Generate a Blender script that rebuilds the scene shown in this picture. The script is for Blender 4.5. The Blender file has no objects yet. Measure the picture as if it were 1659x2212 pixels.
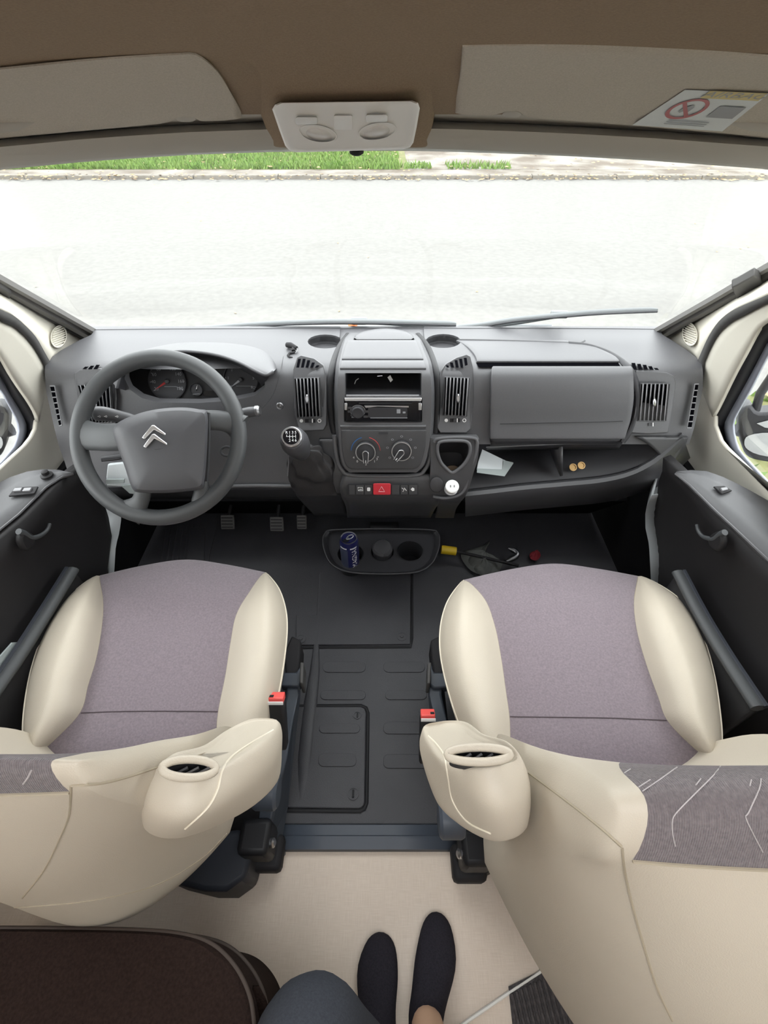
import bpy, bmesh, math, random
from mathutils import Vector, Matrix
from mathutils.bvhtree import BVHTree
random.seed(7)
SC = bpy.context.scene
C = SC.collection
# ------------------------------------------------------------------ camera
F, CX, CY = 1000.0, 829.5, 1106.0
CAMZ = 1.43
TH = math.radians(45.0)
st, ct = math.sin(TH), math.cos(TH)
cam = bpy.data.cameras.new('camera')
cam.sensor_fit = 'HORIZONTAL'; cam.sensor_width = 36.0
cam.lens = 36.0 * F / 1659.0
cam.clip_start = 0.02; cam.clip_end = 500
co = bpy.data.objects.new('camera', cam); C.objects.link(co)
co.location = (0, 0, CAMZ); co.rotation_euler = (math.pi / 2 - TH, 0, 0)
SC.camera = co
# ------------------------------------------------------------------ world: overcast sky
wd = bpy.data.worlds.new('overcast'); SC.world = wd
wd.use_nodes = True
wn = wd.node_tree.nodes; wl = wd.node_tree.links
bg = wn['Background']
bg.inputs['Color'].default_value = (0.98, 0.99, 1.0, 1)
bg.inputs['Strength'].default_value = 1.0
# ------------------------------------------------------------------ exposure
SC.view_settings.view_transform = 'Standard'
SC.view_settings.look = 'None'
SC.view_settings.gamma = 1.0
SC.view_settings.use_curve_mapping = False
SC.view_settings.exposure = 2.5

# ================================================================== helpers
def ray(px, py):
    u = (px - CX) / F; v = (py - CY) / F
    return Vector((u, ct - v * st, -(st + v * ct)))
CAMP = Vector((0, 0, CAMZ))
def pd(px, py, d): return CAMP + ray(px, py) * d
def pz(px, py, z):
    r = ray(px, py); return CAMP + r * ((z - CAMZ) / r.z)
def pY(px, py, y):
    r = ray(px, py); return CAMP + r * (y / r.y)
def pX(px, py, x):
    r = ray(px, py); return CAMP + r * (x / r.x)
def pP(px, py, p0, n):
    r = ray(px, py); return CAMP + r * ((p0 - CAMP).dot(n) / r.dot(n))
def lerp(a, b, t): return a + (b - a) * t
def interp(keys, x):
    if x <= keys[0][0]: return keys[0][1]
    for (x0, y0), (x1, y1) in zip(keys, keys[1:]):
        if x <= x1: return y0 + (y1 - y0) * (x - x0) / (x1 - x0)
    return keys[-1][1]
def mono(keys):
    xs = [k[0] for k in keys]; ys = [k[1] for k in keys]; n = len(xs)
    dl = [(ys[i+1]-ys[i])/(xs[i+1]-xs[i]) for i in range(n-1)]
    m = [dl[0]] + [0 if dl[i-1]*dl[i] <= 0 else 2*dl[i-1]*dl[i]/(dl[i-1]+dl[i]) for i in range(1, n-1)] + [dl[-1]]
    def f(x):
        if x <= xs[0]: return ys[0] + m[0]*(x-xs[0])
        if x >= xs[-1]: return ys[-1] + m[-1]*(x-xs[-1])
        i = max(j for j in range(n-1) if xs[j] <= x)
        h = xs[i+1]-xs[i]; t = (x-xs[i])/h
        return ((1+2*t)*(1-t)**2*ys[i] + t*(1-t)**2*h*m[i] + t*t*(3-2*t)*ys[i+1] + t*t*(t-1)*h*m[i+1])
    return f
def resample(pl, n):
    pl = [Vector(p) for p in pl]
    L = [0]
    for a, b in zip(pl, pl[1:]): L.append(L[-1] + (b-a).length)
    out = []
    for i in range(n):
        s = L[-1]*i/(n-1); j = 0
        while j < len(L)-2 and L[j+1] < s: j += 1
        seg = L[j+1]-L[j]
        out.append(pl[j].lerp(pl[j+1], 0 if seg == 0 else (s-L[j])/seg))
    return out
def smoothpl(pl, n, closed=False):
    """Catmull-Rom through points"""
    P = [Vector(p) for p in pl]; N = len(P); out = []
    segs = N if closed else N-1
    for k in range(n if closed else n):
        t = k/(n if closed else n-1)*segs
        i = min(int(t), segs-1); f = t-i
        g = (lambda j: P[j % N]) if closed else (lambda j: P[max(0, min(N-1, j))])
        a, b, c, d = g(i-1), g(i), g(i+1), g(i+2)
        out.append(0.5*((2*b)+(c-a)*f+(2*a-5*b+4*c-d)*f*f+(-a+3*b-3*c+d)*f**3))
    return out
def cgrid(rows, mr, mc, closed=False):
    A = [smoothpl(r_, mc, closed) for r_ in rows]
    cols = [smoothpl([A[i][j] for i in range(len(A))], mr) for j in range(mc)]
    return [[cols[j][i] for j in range(mc)] for i in range(mr)]
W = {}
def link(name, me, loc, parent=None):
    o = bpy.data.objects.new(name, me); C.objects.link(o)
    o.parent = parent
    o.location = loc - (W[parent.name] if parent else Vector((0, 0, 0)))
    W[o.name] = loc.copy()
    return o
def tag(o, label=None, cat=None, group=None, kind=None):
    if label: o['label'] = label
    if cat: o['category'] = cat
    if group: o['group'] = group
    if kind: o['kind'] = kind
    return o
def empty(name, loc, label=None, cat=None, group=None, kind=None):
    o = link(name, None, Vector(loc)); o.empty_display_size = 0.05
    return tag(o, label, cat, group, kind)
def mk(name, verts, faces, mat, parent=None, ang=35, bev=0, sub=0, sol=0, soff=-1, seg=2, flat=False):
    verts = [Vector(v) for v in verts]
    lo = Vector([min(v[i] for v in verts) for i in range(3)]); hi = Vector([max(v[i] for v in verts) for i in range(3)])
    c = (lo+hi)/2
    me = bpy.data.meshes.new(name)
    me.from_pydata([v-c for v in verts], [], faces)
    bm = bmesh.new(); bm.from_mesh(me)
    bmesh.ops.remove_doubles(bm, verts=bm.verts, dist=1e-6)
    bmesh.ops.recalc_face_normals(bm, faces=bm.faces)
    bm.to_mesh(me); bm.free()
    if not flat:
        me.polygons.foreach_set('use_smooth', [True]*len(me.polygons))
        if not sub: me.set_sharp_from_angle(angle=math.radians(ang))
    if isinstance(mat, str): mat = M[mat]
    me.materials.append(mat)
    o = link(name, me, c, parent)
    if sol:
        m = o.modifiers.new('solid', 'SOLIDIFY'); m.thickness = sol; m.offset = soff; m.use_even_offset = False
    if bev:
        m = o.modifiers.new('bevel', 'BEVEL'); m.width = bev; m.segments = seg; m.limit_method = 'ANGLE'; m.angle_limit = math.radians(40)
        m.use_clamp_overlap = True
    if sub:
        m = o.modifiers.new('sub', 'SUBSURF'); m.levels = sub; m.render_levels = sub
    return o
def gridfaces(nr, nc, base=0, closed=False):
    f = []
    for r in range(nr-1):
        for c in range(nc if closed else nc-1):
            c2 = (c+1) % nc
            f.append((base+r*nc+c, base+r*nc+c2, base+(r+1)*nc+c2, base+(r+1)*nc+c))
    return f
def grid(name, rows, mat, parent=None, **k):
    nc = len(rows[0])
    return mk(name, [v for r in rows for v in r], gridfaces(len(rows), nc), mat, parent, **k)
def loft(name, rings, mat, parent=None, cap0=True, cap1=True, **k):
    n = len(rings[0]); f = gridfaces(len(rings), n, closed=True)
    if cap0: f.append(tuple(range(n)))
    if cap1: f.append(tuple((len(rings)-1)*n+i for i in range(n)))
    return mk(name, [v for r in rings for v in r], f, mat, parent, **k)
def prism(name, poly, vec, mat, parent=None, **k):
    n = len(poly); vec = Vector(vec); a = [Vector(p) for p in poly]; b = [p+vec for p in a]
    f = [tuple(range(n)), tuple(range(2*n-1, n-1, -1))] + [(i, (i+1) % n, n+(i+1) % n, n+i) for i in range(n)]
    return mk(name, a+b, f, mat, parent, **k)
def boxv(c, sx, sy, sz, ax=None):
    c = Vector(c); ax = ax or (Vector((1, 0, 0)), Vector((0, 1, 0)), Vector((0, 0, 1)))
    v = [c+ax[0]*(i*sx/2)+ax[1]*(j*sy/2)+ax[2]*(l*sz/2) for i in (-1, 1) for j in (-1, 1) for l in (-1, 1)]
    f = [(0, 1, 3, 2), (4, 6, 7, 5), (0, 4, 5, 1), (2, 3, 7, 6), (0, 2, 6, 4), (1, 5, 7, 3)]
    return v, f
def box(name, c, sx, sy, sz, mat, parent=None, ax=None, **k):
    v, f = boxv(c, sx, sy, sz, ax); return mk(name, v, f, mat, parent, **k)
def frame_of(d, up=Vector((0, 0, 1))):
    d = d.normalized()
    if abs(d.dot(up)) > .95: up = Vector((0, 1, 0))
    x = d.cross(up).normalized(); y = x.cross(d).normalized()
    return x, y, d
def tube(name, pts, r, mat, parent=None, n=8, closed=False, sq=1.0, caps=True, **k):
    pts = [Vector(p) for p in pts]; N = len(pts)
    rs = r if isinstance(r, (list, tuple)) else [r]*N
    rings = []; x = None
    for i, p in enumerate(pts):
        if closed: t = (pts[(i+1) % N]-pts[i-1])
        else: t = (pts[min(i+1, N-1)]-pts[max(i-1, 0)])
        t = t.normalized()
        if x is None: x = frame_of(t)[0]; y = t.cross(x)
        else:
            x = (x - t*x.dot(t)).normalized(); y = t.cross(x)
        rings.append([p+(x*math.cos(2*math.pi*j/n)*rs[i]+y*math.sin(2*math.pi*j/n)*rs[i]*sq) for j in range(n)])
    if closed: rings.append(rings[0])
    return loft(name, rings, mat, parent, cap0=caps and not closed, cap1=caps and not closed, ang=50, **k)
def lathe(name, c, axis, prof, mat, parent=None, n=24, **k):
    """prof: list of (r, h) along axis from c"""
    x, y, d = frame_of(Vector(axis)); c = Vector(c)
    rings = [[c+d*h+(x*math.cos(2*math.pi*j/n)+y*math.sin(2*math.pi*j/n))*max(r, 1e-5) for j in range(n)] for r, h in prof]
    return loft(name, rings, mat, parent, **k)
_tc = {}
def text(name, s, pos, xd, yd, size, mat, parent=None, depth=0.0002, bold=False):
    if s not in _tc:
        cu = bpy.data.curves.new('t', 'FONT'); cu.body = s; cu.align_x = 'CENTER'; cu.align_y = 'CENTER'; cu.resolution_u = 2
        if bold: cu.offset = 0.012
        to = bpy.data.objects.new('t', cu); C.objects.link(to)
        dg = bpy.context.evaluated_depsgraph_get()
        me = bpy.data.meshes.new_from_object(to.evaluated_get(dg))
        _tc[s] = ([v.co.copy() for v in me.vertices], [tuple(p.vertices) for p in me.polygons])
        bpy.data.objects.remove(to); bpy.data.meshes.remove(me)
    vs, fs = _tc[s]
    xd = Vector(xd).normalized(); yd = Vector(yd); yd = (yd-xd*yd.dot(xd)).normalized(); pos = Vector(pos)
    if not fs: return None
    return mk(name, [pos+xd*v.x*size+yd*v.y*size for v in vs], fs, mat, parent, flat=True)
def cut(o, cutters):
    for c in cutters:
        m = o.modifiers.new('b', 'BOOLEAN'); m.operation = 'DIFFERENCE'; m.solver = 'EXACT'; m.object = c
    bpy.context.view_layer.update()
    dg = bpy.context.evaluated_depsgraph_get()
    me = bpy.data.meshes.new_from_object(o.evaluated_get(dg))
    o.modifiers.clear(); old = o.data; o.data = me; bpy.data.meshes.remove(old)
    me.polygons.foreach_set('use_smooth', [True]*len(me.polygons)); me.set_sharp_from_angle(angle=math.radians(35))
    for c in cutters: bpy.data.objects.remove(c)
    return o
def circ(cx, cy, rx, ry, n=24, a0=0, a1=360):
    full = abs(a1-a0) >= 360
    return [(cx+rx*math.cos(math.radians(a0+(a1-a0)*i/(n if full else n-1))), cy+ry*math.sin(math.radians(a0+(a1-a0)*i/(n if full else n-1)))) for i in range(n)]
def rrect(x0, y0, x1, y1, r, n=4):
    out = []; r = min(r, (x1-x0)/2-.3, (y1-y0)/2-.3)
    for cx, cy, a in ((x1-r, y0+r, -90), (x1-r, y1-r, 0), (x0+r, y1-r, 90), (x0+r, y0+r, 180)):
        for i in range(n+1):
            t = math.radians(a+90*i/n); out.append((cx+r*math.cos(t), cy+r*math.sin(t)))
    return out
def copy_tree(o, parent=None):
    c = o.copy(); C.objects.link(c); c.parent = parent
    for ch in o.children: copy_tree(ch, c)
    return c

# ================================================================== materials
M = {}
def mat(name, col, rough=.5, spec=.5, metal=0, bump=None, var=None, coat=0, sheen=0):
    """bump: (scale, strength[, kind]); var: (scale, amount, colour2)"""
    m = bpy.data.materials.new(name); m.use_nodes = True
    nt = m.node_tree; b = nt.nodes['Principled BSDF']
    b.inputs['Base Color'].default_value = (*col, 1); b.inputs['Roughness'].default_value = rough
    b.inputs['Specular IOR Level'].default_value = spec; b.inputs['Metallic'].default_value = metal
    if coat: b.inputs['Coat Weight'].default_value = coat
    if sheen: b.inputs['Sheen Weight'].default_value = sheen
    tc = nt.nodes.new('ShaderNodeTexCoord')
    if var:
        n = nt.nodes.new('ShaderNodeTexNoise'); n.inputs['Scale'].default_value = var[0]; n.inputs['Detail'].default_value = 5
        mx = nt.nodes.new('ShaderNodeMix'); mx.data_type = 'RGBA'
        mx.inputs[6].default_value = (*col, 1); mx.inputs[7].default_value = (*var[2], 1)
        mr = nt.nodes.new('ShaderNodeMapRange'); mr.inputs[1].default_value = .5-var[1]; mr.inputs[2].default_value = .5+var[1]
        nt.links.new(tc.outputs['Object'], n.inputs['Vector']); nt.links.new(n.outputs['Fac'], mr.inputs[0])
        nt.links.new(mr.outputs[0], mx.inputs[0]); nt.links.new(mx.outputs[2], b.inputs['Base Color'])
    if bump:
        kind = bump[2] if len(bump) > 2 else 'noise'
        if kind == 'noise':
            n = nt.nodes.new('ShaderNodeTexNoise'); n.inputs['Scale'].default_value = bump[0]; n.inputs['Detail'].default_value = 3; out = n.outputs['Fac']
            nt.links.new(tc.outputs['Object'], n.inputs['Vector'])
        elif kind == 'voronoi':
            n = nt.nodes.new('ShaderNodeTexVoronoi'); n.inputs['Scale'].default_value = bump[0]; out = n.outputs['Distance']
            nt.links.new(tc.outputs['Object'], n.inputs['Vector'])
        else:
            n = nt.nodes.new('ShaderNodeTexWave'); n.inputs['Scale'].default_value = bump[0]; n.inputs['Distortion'].default_value = 1.0; n.inputs['Detail'].default_value = 2
            n.bands_direction = kind; out = n.outputs['Fac']; nt.links.new(tc.outputs['Object'], n.inputs['Vector'])
        bp = nt.nodes.new('ShaderNodeBump'); bp.inputs['Strength'].default_value = bump[1]; bp.inputs['Distance'].default_value = 0.002
        nt.links.new(out, bp.inputs['Height']); nt.links.new(bp.outputs['Normal'], b.inputs['Normal'])
    M[name] = m
    return m
mat('cream', (.53, .475, .39), .48, .4, bump=(700, .12, 'voronoi'), var=(6, .3, (.50, .445, .365)))
mat('cream_plastic', (.66, .63, .55), .5, .4, bump=(900, .05))
mat('piping', (.74, .68, .56), .5, .4)
mat('fabric', (.245, .205, .228), .9, .1, bump=(900, .35), var=(260, .22, (.18, .15, .17)), sheen=.25)
mat('fabric_rib', (.17, .148, .156), .95, .1, bump=(170, .7, 'X'), var=(300, .2, (.24, .21, .215)), sheen=.15)
mat('thread', (.46, .43, .43), .8, .2)
mat('fabric_seam', (.11, .09, .10), .9, .1)
mat('stitch', (.38, .33, .25), .8, .2)
mat('dash', (.084, .084, .090), .46, .5, bump=(1200, .10), var=(300, .2, (.091, .091, .097)))
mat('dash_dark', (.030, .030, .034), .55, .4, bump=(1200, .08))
mat('dash_panel', (.046, .046, .050), .42, .5, bump=(1400, .06))
mat('black', (.010, .010, .012), .55, .4)
mat('recess_shade', (.003, .003, .004), 1.0, 0.0)  # near-black that puts the shade of vents and slots into colour
mat('gloss_black', (.008, .008, .010), .12, .5)
mat('soft_black', (.020, .019, .021), .7, .3, bump=(800, .1))
mat('leather_black', (.022, .021, .023), .5, .5, bump=(600, .2, 'voronoi'))
mat('wheel', (.052, .055, .058), .5, .5, bump=(1200, .12))
mat('wheel_pad', (.058, .058, .064), .5, .5, bump=(1200, .10))
mat('chrome', (.95, .95, .97), .30, .5, metal=1)
mat('silver', (.60, .60, .62), .3, .5, metal=1)
mat('grey_metal', (.28, .28, .29), .4, .5, metal=1)
mat('white_print', (.75, .75, .75), .6, .3)
mat('dim_print', (.30, .31, .33), .6, .3)
mat('blue_print', (.03, .10, .25), .6, .3)
mat('red_print', (.35, .03, .03), .6, .3)
mat('slat_edge', (.19, .19, .20), .35, .5)
mat('slate', (.062, .074, .095), .45, .5, bump=(900, .06))
mat('slate_dark', (.028, .032, .042), .5, .4, bump=(900, .06))
mat('mat_rubber', (.044, .044, .051), .5, .5, bump=(500, .25, 'voronoi'), var=(5, .25, (.060, .060, .067)))
mat('mat_groove', (.012, .012, .014), .6, .3)
mat('carpet_dark', (.007, .007, .008), .95, .1, bump=(600, .5))
mat('door_black', (.014, .013, .014), .6, .3, bump=(900, .15))
mat('door_ledge', (.075, .075, .080), .5, .5, bump=(900, .1))
mat('rubber_grey', (.075, .073, .072), .6, .4)
mat('seal_black', (.018, .018, .022), .5, .5)
mat('rail_grey', (.060, .064, .068), .5, .4, bump=(900, .1))
mat('rail_plastic', (.15, .145, .14), .55, .4)
mat('frame_grey', (.28, .30, .36), .4, .5)
mat('pillar_grey', (.36, .38, .39), .5, .4)
mat('headliner', (.31, .235, .168), .95, .1, bump=(900, .35), var=(500, .2, (.25, .19, .135)))
mat('wood', (.52, .42, .31), .5, .3, bump=(60, .2, 'Z'))
mat('visor', (.50, .46, .40), .8, .2, bump=(900, .2), var=(500, .2, (.42, .385, .33)))
mat('header', (.42, .40, .36), .7, .3, bump=(900, .1))
mat('lamp_plastic', (.80, .79, .77), .4, .5)
mat('lamp_lens', (.70, .69, .67), .25, .5)
mat('red_button', (.75, .09, .08), .4, .5)
mat('hazard_red', (.55, .030, .045), .4, .5)
mat('red_cloth', (.25, .03, .04), .8, .2)
mat('yellow', (.62, .42, .015), .45, .5)
mat('paper', (.62, .66, .68), .7, .2, bump=(60, .4))
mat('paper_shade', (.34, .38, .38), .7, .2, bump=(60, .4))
mat('rag_grey', (.12, .125, .12), .9, .1, bump=(120, .5))
mat('plug_white', (.80, .80, .78), .35, .5)
mat('can_navy', (.012, .014, .075), .3, .5, coat=.4)
mat('can_grey', (.085, .10, .16), .35, .5, metal=.4)
mat('coin', (.34, .22, .10), .35, .5, metal=1)
mat('tan', (.30, .22, .15), .6, .3)
mat('amber', (.70, .16, .03), .4, .5)
mat('sock', (.022, .020, .026), .95, .1, bump=(500, .6), var=(300, .2, (.032, .030, .038)))
mat('trousers', (.045, .050, .062), .9, .1, bump=(500, .4), var=(300, .2, (.060, .066, .080)))
mat('skin', (.52, .33, .22), .55, .4, bump=(300, .1))
mat('bench_brown', (.015, .009, .0075), .95, .1, bump=(350, .7), var=(250, .2, (.026, .016, .013)))
mat('bench_piping', (.050, .036, .029), .6, .3)
mat('ribbed', (.050, .047, .050), .95, .1, bump=(500, .8), var=(150, .25, (.11, .10, .10)))
mat('white_trim', (.75, .74, .70), .4, .5)
mat('body_white', (.80, .80, .79), .3, .5)
mat('wiper', (.17, .18, .185), .5, .4)
mat('mirror_glass', (.80, .83, .86), .04, .5, metal=1)
mat('road', (.160, .157, .148), .9, .2, bump=(60, .5), var=(14, .3, (.200, .196, .184)))
mat('kerb', (.20, .185, .16), .9, .2, bump=(40, .5), var=(8, .3, (.15, .135, .115)))
mat('dirt', (.125, .105, .085), .95, .1, bump=(25, .7), var=(.9, .10, (.24, .225, .20)))
mat('grass_soil', (.11, .13, .05), .95, .1, bump=(30, .7), var=(2.5, .2, (.17, .16, .08)))
mat('grass', (.10, .19, .035), .8, .2, var=(1.5, .25, (.16, .23, .06)))
mat('leaf', (.30, .19, .10), .8, .2, var=(30, .2, (.42, .31, .17)))
mat('leaf_green', (.15, .22, .06), .8, .2)
# linen-look vinyl floor
m = mat('linen', (.60, .50, .40), .5, .4)
nt = m.node_tree; b = nt.nodes['Principled BSDF']; tc = nt.nodes.new('ShaderNodeTexCoord')
mx = nt.nodes.new('ShaderNodeMix'); mx.data_type = 'RGBA'; mx.inputs[6].default_value = (.64, .54, .445, 1); mx.inputs[7].default_value = (.72, .62, .525, 1)
ad = nt.nodes.new('ShaderNodeMath'); ad.operation = 'ADD'
for k, sc in enumerate(((30, 900, 1), (900, 30, 1))):
    mp = nt.nodes.new('ShaderNodeMapping'); mp.inputs['Scale'].default_value = sc
    n = nt.nodes.new('ShaderNodeTexNoise'); n.inputs['Scale'].default_value = 1.0; n.inputs['Detail'].default_value = 2
    nt.links.new(tc.outputs['Object'], mp.inputs[0]); nt.links.new(mp.outputs[0], n.inputs['Vector']); nt.links.new(n.outputs['Fac'], ad.inputs[k])
mr = nt.nodes.new('ShaderNodeMapRange'); mr.inputs[1].default_value = .75; mr.inputs[2].default_value = 1.25
nt.links.new(ad.outputs[0], mr.inputs[0]); nt.links.new(mr.outputs[0], mx.inputs[0]); nt.links.new(mx.outputs[2], b.inputs['Base Color'])
# glass pane: clear, faint reflection
def glassmat(name, tint, refl):
    m = bpy.data.materials.new(name); m.use_nodes = True; nt = m.node_tree; nt.nodes.clear()
    o = nt.nodes.new('ShaderNodeOutputMaterial'); t = nt.nodes.new('ShaderNodeBsdfTransparent'); g = nt.nodes.new('ShaderNodeBsdfGlossy')
    t.inputs[0].default_value = (*tint, 1); g.inputs['Roughness'].default_value = .03
    mx = nt.nodes.new('ShaderNodeMixShader'); fr = nt.nodes.new('ShaderNodeFresnel'); fr.inputs[0].default_value = 1.45
    ml = nt.nodes.new('ShaderNodeMath'); ml.operation = 'MULTIPLY'; ml.inputs[1].default_value = refl
    nt.links.new(fr.outputs[0], ml.inputs[0]); nt.links.new(ml.outputs[0], mx.inputs[0])
    nt.links.new(t.outputs[0], mx.inputs[1]); nt.links.new(g.outputs[0], mx.inputs[2]); nt.links.new(mx.outputs[0], o.inputs[0])
    M[name] = m
glassmat('glass', (.97, .985, .98), .12)
glassmat('clear_plastic', (.75, .77, .78), 1.0)
# ================================================================== outside
GZ = -0.75
def flat(name, x0, y0, x1, y1, z, matn, th=.1, kind='structure', n=1):
    v, f = boxv(((x0+x1)/2, (y0+y1)/2, z-th/2), x1-x0, y1-y0, th)
    return tag(mk(name, v, f, matn), kind=kind)
o = flat('road', -70, -12, 70, 13.3, GZ, 'road'); o['label'] = 'pale asphalt road in front of the windscreen'
kerb = tag(empty('kerb', (0, 13.42, GZ)), 'low concrete kerb between the pale road and verge', kind='structure')
for i in range(34):
    x = -17+i*1.0
    v, f = boxv((x+random.uniform(-.01, .01), 13.42+random.uniform(-.02, .02), GZ+.03), .985, .22, .10)
    mk('kerb_stone', v, f, 'kerb', kerb, bev=.015)
o = flat('pavement', -70, 13.5, 70, 14.3, GZ+.04, 'dirt'); o['label'] = 'narrow sandy path strip behind the kerb'
o = flat('ground_verge', -70, 14.3, .6, 70, GZ+.05, 'grass_soil'); o['label'] = 'grassy verge soil behind the path'
o = flat('ground_dirt', .6, 14.3, 70, 70, GZ+.045, 'dirt'); o['label'] = 'bare sandy dirt ground behind the path'
o = flat('ground_side', 2.0, -8, 6.0, 3.6, GZ+.03, 'grass_soil'); o['label'] = 'leaf strewn verge beside the passenger door'
o = flat('pavement_side', 6.0, -8, 8.5, 3.6, GZ+.03, 'dirt'); o['label'] = 'sandy pavement strip beyond the side verge'
o = flat('ground_near', -9.0, -8, -1.9, 2.6, GZ+.03, 'dirt'); o['label'] = 'sandy ground beside the driver door'
# grass blades (uncountable)
def blades(name, regions, label):
    vs, fs = [], []
    for (x0, y0, x1, y1, n, h, z) in regions:
        for i in range(n):
            x = random.uniform(x0, x1); y = y0+(y1-y0)*random.random()**1.5
            hh = h*random.uniform(.4, 1.2); a = random.uniform(0, math.pi); w = .02+.015*random.random()
            lx, ly = random.uniform(-.6, .6)*hh, random.uniform(-.6, .6)*hh; k = len(vs)
            vs += [(x-w*math.cos(a), y-w*math.sin(a), z), (x+w*math.cos(a), y+w*math.sin(a), z), (x+lx, y+ly, z+hh)]
            fs.append((k, k+1, k+2))
    tag(mk(name, vs, fs, 'grass', flat=True), label, 'grass', kind='stuff')
blades('grass', [(-18, 14.3, .4, 20, 26000, .11, GZ+.05), (-4, 14.35, 1.2, 15.0, 900, .12, GZ+.05), (1.6, 14.3, 3.2, 15.0, 260, .12, GZ+.05), (8, 15.5, 16, 18, 1500, .1, GZ+.05), (2.0, -2, 6, 3.6, 3500, .06, GZ+.03)], 'short green grass on the verge across the road')
vs, fs = [], []
for i in range(2600):
    r = random.random()
    if r < .45: x, y, z = random.uniform(-17, 17), 13.25+random.gauss(0, .12), GZ+.02+(.06 if random.random() < .5 else 0)
    elif r < .8: x, y, z = random.uniform(-17, 17), random.uniform(13.5, 19), GZ+.10
    elif r < .805: x, y, z = random.uniform(-6, 6), random.uniform(5, 13), GZ+.004
    else: x, y, z = random.uniform(2, 6), random.uniform(-1, 3.6), GZ+.05
    s = random.uniform(.025, .06) if not 4 <= y <= 13 or x > 1.9 and y < 3.7 else .022; a = random.uniform(0, 6.3); k = len(vs); t = random.uniform(-.4, .4)*s
    for (p, q, w) in ((1, 0, t), (0, .6, .3*s), (-1, 0, -t), (0, -.6, 0)):
        vs.append((x+s*(p*math.cos(a)-q*math.sin(a)), y+s*(p*math.sin(a)+q*math.cos(a)), z+abs(w)))
    fs.append((k, k+1, k+2, k+3))
tag(mk('leaves', vs, fs, 'leaf', flat=True), 'dry fallen leaves scattered along the kerb', 'leaves', kind='stuff')

# ================================================================== cab shell
VC = -0.025                                    # vehicle centre line
WP0 = Vector((0, 1.345, .845)); WN = Vector((0, 1, 1.0106)).normalized()
def pw(px, py, off=0): return pP(px, py, WP0-WN*off, WN)
# windscreen
ws_top = [(-420, 430), (-200, 385), (0, 354), (200, 335), (400, 322), (600, 315), (830, 313), (950, 314), (1200, 323), (1400, 334), (1659, 353), (1860, 385), (2080, 430)]
ws_bot = [(190, 716), (215, 714), (430, 713), (640, 713), (830, 712), (1000, 712), (1200, 712), (1412, 713), (1435, 716)]
top = resample([pw(*p) for p in ws_top], 25); bot = resample([pw(*p, 0) for p in ws_bot], 25)
window1 = tag(grid('window_1', [top, [a.lerp(b, .5) for a, b in zip(top, bot)], bot], 'glass', sol=.004), 'large windscreen pane above the dashboard', kind='structure')
# header trim above windscreen
def curvep(pts, y): return [pY(*p, y) for p in pts]
h0 = [(-420, 430), (-200, 385), (0, 354), (200, 335), (400, 322), (600, 315), (830, 313), (950, 314), (1200, 323), (1400, 334), (1659, 353), (1860, 385), (2080, 430)]
rows = []
for dy, Y in ((2, .875), (-4, .858), (-22, .835), (-34, .825), (-38, .838), (-50, .862), (-64, .855), (-72, .835), (-80, .80), (-96, .78)):
    rows.append(resample([pY(x, y+dy, Y) for x, y in h0], 33))
tag(grid('trim_1', rows, 'header', sol=.006), 'pale grey header trim along the top of the windscreen', kind='structure')
# ceiling / headliner
hY = mono([(-60, .32), (0, .42), (60, .52), (130, .63), (200, .72), (255, .79), (300, .83), (340, .85)])
def Hs(px, py, off=0): return pY(px, py, hY(py)-off)
rows = []
for Y, Z in ((.80, 1.372), (.79, 1.372), (.72, 1.396), (.63, 1.424), (.52, 1.443), (.42, 1.453), (.30, 1.462), (.18, 1.475), (.12, 1.50), (.09, 1.56), (.08, 1.70), (.08, 1.95)):
    rows.append([Vector((x, Y, Z)) for x in [VC-1.0+i*.1 for i in range(21)]])
ceil = tag(grid('ceiling', rows, 'headliner', sol=.004, soff=0), 'brown felt headliner above the cab', kind='structure')
HX, HY0, HY1 = .62, -.90, .06            # roof hatch opening over the living area
box('upper_panel', (VC, (HY1+.1)/2, 1.96), 2.2, .1-HY1, .03, 'headliner', ceil)
box('upper_panel', (VC, (HY0-2.55)/2, 1.96), 2.2, HY0+2.55, .03, 'wood', ceil)
for sg in (-1, 1):
    box('upper_panel', (VC+sg*(HX+1.1)/2, (HY0+HY1)/2, 1.96), 1.1-HX, HY1-HY0, .03, 'headliner', ceil)
wb = tag(empty('wall_back', (VC, -2.55, 0)), 'wooden rear wall of the living area with an added wide window', kind='structure')
box('panel', (VC, -2.55, .60), 2.2, .03, 1.20, 'wood', wb); box('panel', (VC, -2.55, 1.81), 2.2, .03, .32, 'wood', wb)
for sg in (-1, 1): box('panel', (VC+sg*.99, -2.55, 1.425), .22, .03, .45, 'wood', wb)  # side panels of the unseen opening added for fill light
tag(box('fill_window', (VC, -2.55, 1.425), 1.76, .006, .45, 'glass'), 'unseen rear window pane added to let fill light in', kind='structure')  # unseen window, added to brighten the dash front from behind
# raised centre console around the lamp
con = [(548, 150), (545, 100), (700, 92), (905, 88), (948, 96), (950, 150)]
rows = []
for y, xl, xr, off in ((70, 470, 1010, -.004), (100, 500, 985, .004), (150, 528, 965, .014), (200, 545, 952, .022), (240, 556, 945, .030), (280, 570, 938, .036), (312, 582, 930, .040), (322, 590, 926, .034)):
    r = []
    for i in range(13):
        u = i/12; edge = min(u, 1-u)*12
        oo = off if edge >= 2 else (off*.6-.002 if edge >= 1 else -.012)
        r.append(Hs(xl+(xr-xl)*u, y, oo))
    rows.append(r)
grid('lamp_console', rows, 'headliner', ceil, sol=.006, sub=1)

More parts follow.
